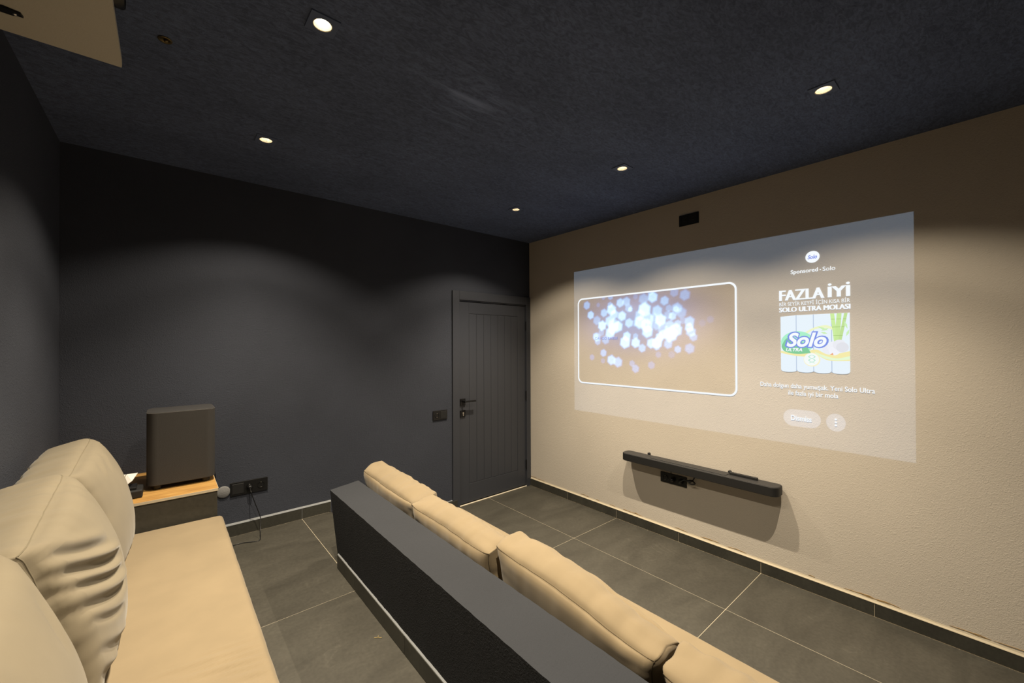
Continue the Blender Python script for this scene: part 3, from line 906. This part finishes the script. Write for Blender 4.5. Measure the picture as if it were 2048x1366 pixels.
# ================================================================== SOCKETS
def wall_module_plate(name, label, wall, a0, a1, z0, z1, thick=0.009, cat='socket'):
    c = ((a0 + a1) / 2, YN, z0) if wall == 'n' else (XE, (a0 + a1) / 2, z0)
    t = thing(name, label, cat, c)
    if wall == 'n':
        A, B = (a0, YN - thick, z0), (a1, YN - 0.0006, z1)
    else:
        A, B = (XE - thick, a0, z0), (XE - 0.0006, a1, z1)
    o = obj('plate', lbox(t, A, B, 0.002, 2), M_BLACK, t)
    return t
def wp(wall, a, z, d):
    return (a, YN - d, z) if wall == 'n' else (XE - d, a, z)
def round_socket(t, wall, a, z, thick=0.009):
    ax = 'y' if wall == 'n' else 'x'
    c = off(wp(wall, a, z, 0), t)
    s = -1
    bm = lathe(bmesh.new(), [(0.0225, s * thick), (0.0225, s * (thick + 0.0035)), (0.0195, s * (thick + 0.0035)), (0.0185, s * (thick + 0.0006)), (0.0, s * (thick + 0.0006))], c, ax, 28, True, False)
    r_ = obj('socket_well', bm, M_BLACK, t, False)
    auto_smooth(r_, 40)
    for da, dz in ((0, -0.0175), (0, 0.0175)):
        p = off(wp(wall, a + da, z + dz, thick + 0.0022), t)
        bm = box(p - Vector((0.004, 0.0018, 0.0018)), p + Vector((0.004, 0.0018, 0.0018)))
        obj('earth_clip', bm, M_CHROME, r_)
    return r_
def blank(t, wall, a0, a1, z0, z1, thick=0.009, name='blank_module'):
    A, B = wp(wall, a0, z0, thick + 0.0022), wp(wall, a1, z1, thick - 0.001)
    lo = Vector([min(p, q) for p, q in zip(A, B)]); hi = Vector([max(p, q) for p, q in zip(A, B)])
    return obj(name, box(off(lo, t), off(hi, t), 0.001, 1), M_BLACK_M, t)

# double plate beside the door
t = wall_module_plate('wall_socket', 'black double plate on dark wall left of the charcoal door', 'n', 1.931, 2.086, 0.890, 0.982)
round_socket(t, 'n', 1.972, 0.936); blank(t, 'n', 2.012, 2.078, 0.902, 0.970)
# long triple plate beside the table
t = wall_module_plate('wall_socket', 'long black triple plate on dark wall beside the subwoofer', 'n', 0.345, 0.572, 0.562, 0.655)
blank(t, 'n', 0.357, 0.425, 0.574, 0.643); round_socket(t, 'n', 0.459, 0.609); round_socket(t, 'n', 0.530, 0.609)
# under the soundbar
t = wall_module_plate('wall_socket', 'black triple plate on beige wall just under the soundbar', 'e', 1.574, 1.799, 0.453, 0.537)
for y in (1.755, 1.686, 1.618):
    round_socket(t, 'e', y, 0.495)
# high plate near the ceiling
t = wall_module_plate('wall_socket', 'small black plate high on beige wall above the projection', 'e', 1.464, 1.623, 2.561, 2.650)
for y0, y1 in ((1.478, 1.538), (1.549, 1.609)):
    b_ = blank(t, 'e', y0, y1, 2.574, 2.638)
    for z in (2.595, 2.617):
        p = off(wp('e', (y0 + y1) / 2, z, 0.0125), t)
        obj('port', box(p - Vector((0.001, 0.011, 0.004)), p + Vector((0.001, 0.011, 0.004))), M_GREY_TOP, b_)
# round blanking plate
t = thing('blanking_plate', 'round grey cover on dark wall at the end of the oak-topped ledge', 'wall plate', (0.308, YN, 0.603))
bm = lathe(bmesh.new(), [(0.040, -0.0006), (0.040, -0.006), (0.034, -0.010), (0.0, -0.011)], (0, 0, 0), 'y', 32, True, False)
obj('cover', bm, M_GREYPLATE, t, True)

# plugs and cables
def plug(label, wall, a, z, cable_pts, r=0.0028, base=0.0102):
    t = thing('power_cable', label, 'cable', wp(wall, a, z, base))
    ax = 'y' if wall == 'n' else 'x'
    bm = lathe(bmesh.new(), [(0.0175, 0), (0.0175, -0.010), (0.013, -0.028), (0.007, -0.034)], (0, 0, 0), ax, 20)
    obj('plug', bm, M_BLACK, t, True)
    bm = bmesh.new()
    add_tube(bm, [off(p, t) for p in catmull(cable_pts, 8)], r, 8)
    obj('cord', bm, M_BLACK, t, True)
    return t
plug('black power cable hanging from the triple plate down to the floor', 'n', 0.459, 0.609,
     [(0.459, YN - 0.043, 0.606), (0.461, 3.345, 0.585), (0.470, 3.352, 0.550), (0.489, 3.362, 0.49), (0.512, 3.360, 0.415), (0.518, 3.345, 0.375), (0.508, 3.30, 0.318),
      (0.492, 3.222, 0.2885), (0.440, 3.232, 0.2880), (0.395, 3.250, 0.2882), (0.340, 3.245, 0.2880), (0.285, 3.18, 0.2880), (0.262, 3.02, 0.2880), (0.250, 2.84, 0.2880), (0.20, 2.72, 0.2880)])
t = plug('black plug and looped lead at the socket under the soundbar', 'e', 1.618, 0.495,
     [(XE - 0.043, 1.616, 0.497), (XE - 0.055, 1.595, 0.515), (XE - 0.05, 1.565, 0.530), (XE - 0.045, 1.535, 0.520), (XE - 0.040, 1.515, 0.530), (XE - 0.035, 1.50, 0.555), (XE - 0.035, 1.49, 0.590)], 0.005)
bm = bmesh.new()
add_tube(bm, [off(p, t) for p in catmull([(XE - 0.045, 1.555, 0.528), (XE - 0.048, 1.52, 0.508), (XE - 0.045, 1.49, 0.518), (XE - 0.045, 1.515, 0.536), (XE - 0.046, 1.55, 0.526)], 6)], 0.006, 8)
obj('cable_loop', bm, M_BLACK, t, True)
plug('black plug at the middle socket under the soundbar', 'e', 1.686, 0.495,
     [(XE - 0.043, 1.686, 0.497), (XE - 0.058, 1.684, 0.515), (XE - 0.055, 1.682, 0.55), (XE - 0.04, 1.68, 0.590)], 0.003)

# ================================================================== SHELF WITH PROJECTOR
sh = thing('wall_shelf', 'beige board shelf high on the left wall carrying the projector', 'shelf', (XW, 1.47, 2.5))
SH_Y0, SH_Y1, SH_X1 = 1.15, 1.790, -0.104
bm = bmesh.new()
out = [(XW + 0.001, SH_Y0), (SH_X1, SH_Y0), (SH_X1, SH_Y1 - 0.018), (SH_X1 - 0.002, SH_Y1), (XW + 0.001, SH_Y1)]
add_rings(bm, [[off((x, y, 2.5), sh) for x, y in out], [off((x, y, 2.518), sh) for x, y in out]])
obj('board', bm, M_BOARD, sh)
for y in (1.672, 1.27):
    bm = bmesh.new()
    pts = [(XW + 0.002, y - 0.013), (-0.318, y - 0.013), (-0.293, y - 0.008), (-0.290, y + 0.007), (-0.306, y + 0.007), (-0.308, y + 0.013), (XW + 0.002, y + 0.013)]
    add_rings(bm, [[off((a, b, 2.494), sh) for a, b in pts], [off((a, b, 2.4995), sh) for a, b in pts]])
    add_box(bm, off((XW + 0.001, y - 0.013, 2.36), sh), off((XW + 0.006, y + 0.013, 2.494), sh))
    b_ = obj('bracket', bm, M_METAL_B, sh)
    bm = lathe(bmesh.new(), [(0.0045, 0.0), (0.0035, -0.002), (0.0, -0.0022)], off((-0.305, y + 0.003, 2.494), sh), 'z', 12, False, False)
    obj('screw', bm, M_CHROME, b_, True)
pj = thing('projector', 'black projector lying on the beige wall shelf, lens towards the beige wall', 'projector', (-0.27, 1.5, 2.518))
obj('housing', lbox(pj, (-0.44, 1.33, 2.528), (-0.112, 1.67, 2.625), 0.012, 3), M_BLACK_M, pj)
for x in (-0.40, -0.15):
    for y in (1.37, 1.63):
        obj('foot', lathe(bmesh.new(), [(0.012, 0.0005), (0.012, 0.0110)], off((x, y, 2.518), pj), 'z', 12), M_BLACK, pj)
bm = lathe(bmesh.new(), [(0.042, 0.0), (0.042, 0.024), (0.038, 0.030), (0.035, 0.026), (0.033, 0.012)], off((-0.113, 1.503, 2.562), pj), 'x', 32, True, False)
lb = obj('lens_barrel', bm, M_BLACK, pj, False); auto_smooth(lb, 40)
bm = lathe(bmesh.new(), [(0.0335, 0.011), (0.027, 0.018), (0.015, 0.022), (0.0, 0.023)], off((-0.113, 1.503, 2.562), pj), 'x', 28, True, False)
obj('lens', bm, M_LENS, pj, True)

# ================================================================== BENCHES, MATTRESSES, CUSHIONS
def spaced(n, h, r):
    """grid stations along -h..h, dense near the rounded ends"""
    a = [-h, -h + r * 0.18, -h + r * 0.42, -h + r * 0.75, -h + r * 1.25]
    inner = [-h + r * 1.25 + (2 * (h - r * 1.25)) * i / n for i in range(1, n)]
    return a + inner + [-x for x in reversed(a)]

class Soft:
    """stuffed boxed cushion.  local u = width, v = height, w = depth (front is +)"""
    def __init__(s, W, H, T, r=0.03, front=0.05, back=0.02, top=0.015, side=0.02, seed=0, folds=(), wr=0.004, sag=0.0, ear=0.012, slump=0.0, fslump=0.0, crump=0.0, bow=0.10):
        s.W, s.H, s.T, s.r, s.slump = W, H, T, r, slump
        s.fslump, s.crump, s.bow = fslump, crump, bow
        s.front, s.back, s.top, s.side, s.seed, s.folds, s.wr, s.sag, s.ear = front, back, top, side, seed, folds, wr, sag, ear
    def map(s, u, v, w):
        """u in +-W/2, v in +-H/2, w in +-T/2 on the box surface -> soft surface"""
        hu, hv, hw = s.W / 2, s.H / 2, s.T / 2
        a, b, c = u / hu, v / hv, w / hw
        r = s.r
        q = Vector((max(-hu + r, min(hu - r, u)), max(-hv + r, min(hv - r, v)), max(-hw + r, min(hw - r, w))))
        d = Vector((u, v, w)) - q
        p = q + (d.normalized() * r if d.length > 1e-9 else Vector())
        nrm = d.normalized() if d.length > 1e-9 else Vector((0, 0, 1 if c > 0 else -1))
        puff = max(0.0, 1 - a * a) ** 0.55 * max(0.0, 1 - b * b) ** 0.55
        if c > 0:
            p.z += s.front * puff * c
        else:
            p.z += s.back * puff * c
        p.y += s.top * b * (1 - a * a) * (1 - 0.6 * c * c) if b > 0 else 0.3 * s.top * b * (1 - a * a)
        p.x += s.side * a * (1 - b * b) * (1 - 0.7 * c * c)
        # corners pull out into little ears, edges pull in between them
        e = (abs(a) ** 6) * (abs(b) ** 6)
        p.x += math.copysign(s.ear, a) * e
        p.y += math.copysign(s.ear, b) * e * (1 if b > 0 else 0.2)
        p.y -= s.sag * (0.5 - 0.5 * math.cos(math.pi * (a * 0.5 + 0.5) * 2)) * max(0, b) ** 2
        p.y -= (s.slump + s.fslump * max(0, c)) * (0.5 - 0.5 * a) ** 1.5 * max(0, b) ** 2
        # gathers running away from the seams, fading into the panel
        sd = s.seed * 13.7
        k1 = noise.noise((u * 24 + sd, v * 2.5, w * 4 + sd)) ; k2 = noise.noise((u * 3, v * 24 + sd, w * 4))
        gt = math.exp(-(1 - abs(b)) * hv / 0.055); gs = math.exp(-(1 - abs(a)) * hu / 0.055)
        lo = noise.noise((u * 5 + sd, v * 5, w * 5 + sd)) * 0.8
        cr = s.crump * (abs(a) ** 4) * (0.3 + 0.7 * max(0, b)) * noise.noise((u * 17 + sd, v * 17, w * 17))
        disp = cr + s.wr * (k1 * gt * 1.1 + k2 * gs * (1.0) + lo * 0.9)
        # drawn folds: (u0,v0,u1,v1,depth,width) on the front panel, in half-extent units
        if c > 0.6:
            for (u0, v0, u1, v1, dp, wd) in s.folds:
                ax, ay, bx, by = u0 * hu, v0 * hv, u1 * hu, v1 * hv
                L2 = (bx - ax) ** 2 + (by - ay) ** 2
                t = ((u - ax) * (bx - ax) + (v - ay) * (by - ay)) / L2
                if -0.05 < t < 1.05:
                    bow = s.bow * math.sqrt(L2) * math.sin(math.pi * max(0, min(1, t)))
                    px, py = ax + (bx - ax) * t, ay + (by - ay) * t
                    nx, ny = -(by - ay) / math.sqrt(L2), (bx - ax) / math.sqrt(L2)
                    dist = (u - px) * nx + (v - py) * ny + bow * 0.5
                    tap = math.sin(math.pi * max(0.0, min(1.0, t))) ** 0.6
                    g_ = math.exp(-(dist / wd) ** 2) - 0.55 * math.exp(-((dist - 1.7 * wd) / wd) ** 2)
                    disp -= dp * tap * g_
        return p + nrm * disp
    def mesh(s, nu=46, nv=30, nw=6):
        hu, hv, hw = s.W / 2, s.H / 2, s.T / 2
        U, V, Wd = spaced(nu, hu, s.r), spaced(nv, hv, s.r), spaced(nw, hw, s.r)
        bm = bmesh.new()
        cache = {}
        def vert(u, v, w):
            k = (round(u, 5), round(v, 5), round(w, 5))
            if k not in cache:
                cache[k] = bm.verts.new(s.map(u, v, w))
            return cache[k]
        def face(A, B, f, flip):
            for i in range(len(A) - 1):
                for j in range(len(B) - 1):
                    q = [vert(*f(A[i], B[j])), vert(*f(A[i + 1], B[j])), vert(*f(A[i + 1], B[j + 1])), vert(*f(A[i], B[j + 1]))]
                    bm.faces.new(q if not flip else q[::-1])
        face(U, V, lambda a, b: (a, b, hw), False)
        face(U, V, lambda a, b: (a, b, -hw), True)
        face(U, Wd, lambda a, b: (a, hv, b), True)
        face(U, Wd, lambda a, b: (a, -hv, b), False)
        face(V, Wd, lambda a, b: (hu, a, b), False)
        face(V, Wd, lambda a, b: (-hu, a, b), True)
        return bm
    def seam_mesh(s, sides=(1, -1), rad=0.0022, lift=0.0):
        hu, hv, hw = s.W / 2, s.H / 2, s.T / 2
        bm = bmesh.new()
        for c in sides:
            loop = []
            n1, n2 = 60, 40
            for i in range(n1): loop.append((-hu + 2 * hu * i / n1, hv, c * hw))
            for i in range(n2): loop.append((hu, hv - 2 * hv * i / n2, c * hw))
            for i in range(n1): loop.append((hu - 2 * hu * i / n1, -hv, c * hw))
            for i in range(n2): loop.append((-hu, -hv + 2 * hv * i / n2, c * hw))
            P = [s.map(*q) for q in loop]
            P.append(P[0].copy())
            add_tube(bm, P, rad, 6)
        return bm

def place(t_name, label, cat, soft, mat_, seam_mat, M4, group, sides=(1, -1), nu=46, nv=30, nw=6, rad=0.0016):
    """body and seam are written in world space around the thing's base"""
    base = M4 @ Vector((0, -soft.H / 2, 0))
    t = thing(t_name, label, cat, base, group)
    for nm, bm, m in (('cover', soft.mesh(nu, nv, nw), mat_), ('seam', soft.seam_mesh(sides, rad), seam_mat)):
        for v in bm.verts:
            v.co = (M4 @ v.co) - base
        bmesh.ops.recalc_face_normals(bm, faces=bm.faces)
        ob = obj(nm, bm, m, t, True)
        try:
            ob.cycles.shadow_terminator_geometry_offset = 0.25
            ob.cycles.shadow_terminator_offset = 0.08
        except Exception:
            pass
    return t

def upright(y, x_bottom_back, z0, W, H, T, lean, yawd=0.0, rolld=0.0):
    """cushion leaning back towards -x; returns matrix from local (u,v,w)"""
    th = math.radians(lean)
    V = Vector((-math.sin(th), 0, math.cos(th))); Wv = Vector((math.cos(th), 0, math.sin(th))); Uv = Vector((0, 1, 0))
    R = Matrix((Uv, V, Wv)).transposed()
    R = Matrix.Rotation(math.radians(yawd), 3, 'Z') @ Matrix.Rotation(math.radians(rolld), 3, 'X') @ R
    c = Vector((x_bottom_back, y, z0)) + V * (H / 2) + Wv * (T / 2)
    m = R.to_4x4()
    m.translation = c
    return m

def flat(x0, x1, y0, y1, z0, z1):
    R = Matrix(((0, 1, 0), (1, 0, 0), (0, 0, 1)))     # u -> y, v -> x, w -> z
    m = R.to_4x4()
    m.translation = ((x0 + x1) / 2, (y0 + y1) / 2, (z0 + z1) / 2)
    return m

# ---- back row bench + mattress
bt = thing('bench_base', 'tile clad built-in bench on the raised floor under the back row seat', 'bench', (-0.13, 1.2, ZU))
obj('body', lbox(bt, (XW + 0.001, YS + 0.001, ZU + 0.0008), (0.165, 2.765, 0.548)), M_TILE_D, bt)
s = Soft(3.12, 0.700, 0.125, r=0.022, front=0.008, back=0.0, top=0.003, side=0.004, seed=2, wr=0.0007, ear=0.002, bow=0.0,
         folds=[(0.196, 0.942, 0.21, 0.493, 0.0040, 0.006), (0.168, 0.957, 0.196, 0.201, 0.0058, 0.008), (0.151, 0.953, 0.183, 0.312, 0.0061, 0.008),
                (0.125, 0.96, 0.153, 0.423, 0.0065, 0.009), (0.108, 0.948, 0.134, 0.535, 0.0054, 0.008), (0.081, 0.953, 0.095, 0.723, 0.0054, 0.009), (0.05, 0.95, 0.07, 0.5, 0.0054, 0.009)])
mm = flat(XW + 0.002, 0.246, -0.35, 2.765, 0.5515, 0.675)

place('seat_mattress', 'long beige canvas seat mattress of the back row along the left wall', 'mattress', s, M_FAB_F, M_SEAM_B, mm, 'seat mattresses', nu=420, nv=40, nw=4, rad=0.0016, sides=(-1,))

# ---- back row cushions against the west wall
FD_FAR = [(0.3, 0.95, -0.2, 0.55, 0.004, 0.012), (-0.1, 0.95, -0.5, 0.6, 0.005, 0.012)]
FD_MID = [(-1.0, 0.88, -0.10, 0.26, 0.013, 0.018), (-1.0, 0.62, 0.20, -0.06, 0.019, 0.015), (-1.0, 0.40, 0.05, -0.16, 0.013, 0.011),
          (-1.0, 0.14, 0.18, -0.38, 0.013, 0.013), (-0.9, -0.10, -0.30, -0.46, 0.006, 0.010), (-0.9, -0.45, -0.10, -0.86, 0.006, 0.012), (-0.9, -0.70, -0.40, -0.98, 0.010, 0.012)]
FD_NEAR = [(-0.2, 0.9, -0.6, 0.5, 0.006, 0.02), (0.7, 0.7, 0.4, 0.2, 0.005, 0.02)]
GB = 'beige back cushions of the back row'
place('back_cushion', 'beige back cushion at the far end of the back row, next to the subwoofer', 'cushion',
      Soft(0.66, 0.465, 0.175, 0.04, front=0.075, back=0.0, top=0.012, side=0.008, seed=1, folds=FD_FAR, wr=0.006, ear=0.016, slump=0.030),
      M_FAB_B, M_SEAM_B, upright(2.412, XW + 0.155, 0.690, 0.66, 0.465, 0.175, 15, 0, 0), GB)
place('back_cushion', 'middle beige back cushion of the back row with deep side folds', 'cushion',
      Soft(0.65, 0.465, 0.180, 0.04, front=0.085, back=0.0, top=0.015, side=0.008, seed=5, folds=FD_MID, wr=0.007, ear=0.018, slump=0.030),
      M_FAB_B, M_SEAM_B, upright(1.705, XW + 0.153, 0.690, 0.65, 0.465, 0.180, 14, 1, 0), GB, nu=120, nv=110)
place('back_cushion', 'nearest beige back cushion of the back row, cut by the picture edge', 'cushion',
      Soft(0.66, 0.46, 0.185, 0.04, front=0.085, back=0.0, top=0.012, side=0.008, seed=8, folds=FD_NEAR, wr=0.006, ear=0.018),
      M_FAB_B, M_SEAM_B, upright(1.010, XW + 0.135, 0.690, 0.66, 0.46, 0.185, 14, 0, 0), GB)

# ---- front row bench + mattress
bt = thing('bench_base', 'tile clad built-in bench on the lower floor under the front row seat', 'bench', (1.3, 1.4, 0))
obj('body', lbox(bt, (STEP_X + 0.003, 0.34, 0.0008), (1.600, 2.52, 0.278)), M_TILE_D, bt)
s = Soft(2.26, 0.672, 0.120, r=0.020, front=0.006, back=0.0, top=0.003, side=0.003, seed=3, wr=0.0007, ear=0.002)
place('seat_mattress', 'long sand canvas seat mattress of the front row facing the beige wall', 'mattress', s, M_FAB_F, M_SEAM_F,
      flat(STEP_X + 0.004, 1.665, 0.29, 2.55, 0.281, 0.402), 'seat mattresses', nu=110, nv=30, nw=4, rad=0.0016, sides=(-1,))

# ---- front row cushions, seen from behind over the low wall
GF = 'sand back cushions of the front row'
CF = [('sand back cushion at the far end of the front row, nearest the door', 2.315, 1.085, 0.385, 15.0, 0.155, dict(seed=21, sag=0.012, slump=0.045), 0.67, 1.0, -1.0),
      ('second sand back cushion from the door in the front row', 1.622, 1.065, 0.362, 15.0, 0.145, dict(seed=24, sag=-0.004, fslump=0.02), 0.635, 0, 0.3),
      ('third sand back cushion from the door, puffed with a creased corner', 0.930, 1.075, 0.388, 13.0, 0.150, dict(seed=27, sag=-0.010, slump=0.045, fslump=0.045), 0.672, -1.0, 0.8),
      ('sand back cushion of the front row cut by the bottom picture edge', 0.255, 1.060, 0.325, 13.0, 0.152, dict(seed=30, sag=0.0), 0.60, 0, 0)]
for lb_, y, xb, H, lean, T, kw, W, yd, rd_ in CF:
    place('back_cushion', lb_, 'cushion', Soft(W, H, T, 0.034, front=0.026, back=0.022, top=0.022, side=0.010, wr=0.0085, ear=0.020, crump=0.012, **kw),
          M_FAB_F, M_SEAM_F, upright(y, xb, 0.418, W, H, T, lean, yd, rd_), GF, sides=(-1,))

# ================================================================== LEDGE, SUBWOOFER, SMALL THINGS
ld_ = thing('side_ledge', 'tile clad ledge with an oak board top in the far left corner', 'side table', (-0.11, 3.1, ZU))
TX1, TY0 = 0.229, 2.780
obj('body', lbox(ld_, (XW + 0.001, TY0 + 0.006, ZU + 0.0008), (TX1 - 0.005, YN - 0.0125, 0.806), 0.001, 1), M_TILE, ld_)
obj('oak_top', lbox(ld_, (XW + 0.001, TY0 + 0.0012, 0.8065), (TX1 - 0.0012, YN - 0.0008, 0.820), 0.0006, 1), M_WOOD, ld_)
bm = lbox(ld_, (XW + 0.001, TY0, 0.8062), (TX1, TY0 + 0.0011, 0.8198))
add_box(bm, off((TX1 - 0.0011, TY0, 0.8062), ld_), off((TX1, YN - 0.0008, 0.8198), ld_))
obj('edge_band', bm, M_EDGE, ld_)

sub = thing('subwoofer', 'tall dark subwoofer box standing on the oak-topped ledge', 'speaker', (0.076, 3.06, 0.8205))
SX0, SX1, SY0, SY1, SZ0, SZ1 = -0.075, 0.228, 2.945, 3.19, 0.846, 1.243
o = obj('cabinet', prism(rrect(SX0, SX1, SY0, SY1, 0.045, 10), SZ0, SZ1, sub, 0.003), M_CLOTH_G, sub); auto_smooth(o, 35)
o = obj('top_panel', prism(rrect(SX0 + 0.004, SX1 - 0.004, SY0 + 0.004, SY1 - 0.004, 0.042, 10), SZ1 - 0.001, SZ1 + 0.002, sub, 0.0008), M_GREY_TOP, sub)
for x in (SX0 + 0.045, SX1 - 0.045):
    for y in (SY0 + 0.045, SY1 - 0.045):
        bm = lathe(bmesh.new(), [(0.020, 0.0003), (0.022, 0.004), (0.022, 0.026)], off((x, y, 0.8205), sub), 'z', 20)
        obj('foot', bm, M_BLACK, sub)
bm = bmesh.new()
add_tube(bm, [off(p, sub) for p in catmull([(0.20, 3.192, 0.90), (0.228, 3.235, 0.895), (0.243, 3.29, 0.86), (0.250, 3.33, 0.80), (0.262, 3.36, 0.70), (0.268, 3.385, 0.55), (0.268, 3.385, 0.42), (0.266, 3.36, 0.31), (0.25, 3.30, 0.2885)], 8)], 0.003, 8)
obj('lead', bm, M_BLACK, sub, True)

# black set-top box with a folded white card behind it
rb = thing('media_box', 'small black electronic box on the oak ledge left of the subwoofer', 'electronics', (-0.17, 2.93, 0.8205))
bm = lbox(rb, (-0.235, 2.865, 0.8215), (-0.086, 2.99, 0.862), 0.006, 2)
obj('case', bm, M_BLACK_M, rb)
bm = lbox(rb, (-0.215, 2.885, 0.8625), (-0.110, 2.970, 0.876), 0.003, 2)
obj('lid', bm, M_BLACK, rb)
cd = thing('paper_card', 'folded white card lying on the small black box', 'card', (-0.18, 2.94, 0.8765))
bm = bmesh.new()
def sheet(bm, quad, th):
    q = [Vector(p) for p in quad]
    n_ = (q[1] - q[0]).cross(q[3] - q[0]).normalized() * th
    add_rings(bm, [[off(p, cd) for p in q], [off(p + n_, cd) for p in q]])
sheet(bm, [(-0.255, 2.900, 0.8775), (-0.170, 2.890, 0.8775), (-0.155, 2.965, 0.930), (-0.240, 2.975, 0.930)], 0.0012)
sheet(bm, [(-0.167, 2.890, 0.8775), (-0.128, 2.905, 0.905), (-0.108, 2.972, 0.928), (-0.152, 2.965, 0.930)], 0.0012)
obj('fold', bm, M_WHITE, cd)

# bit of straw on the raised floor
t = thing('straw_bit', 'tiny dry straw on the raised floor beside the low wall', 'debris', (0.737, 1.80, ZU))
bm = bmesh.new()
add_tube(bm, [(-0.014, 0.012, 0.0022), (0, 0.002, 0.003), (0.012, -0.010, 0.0022)], 0.0009, 5)
add_tube(bm, [(0.0, 0.004, 0.003), (0.004, 0.010, 0.005)], 0.0007, 5)
obj('stalk', bm, M_STRAW, t)
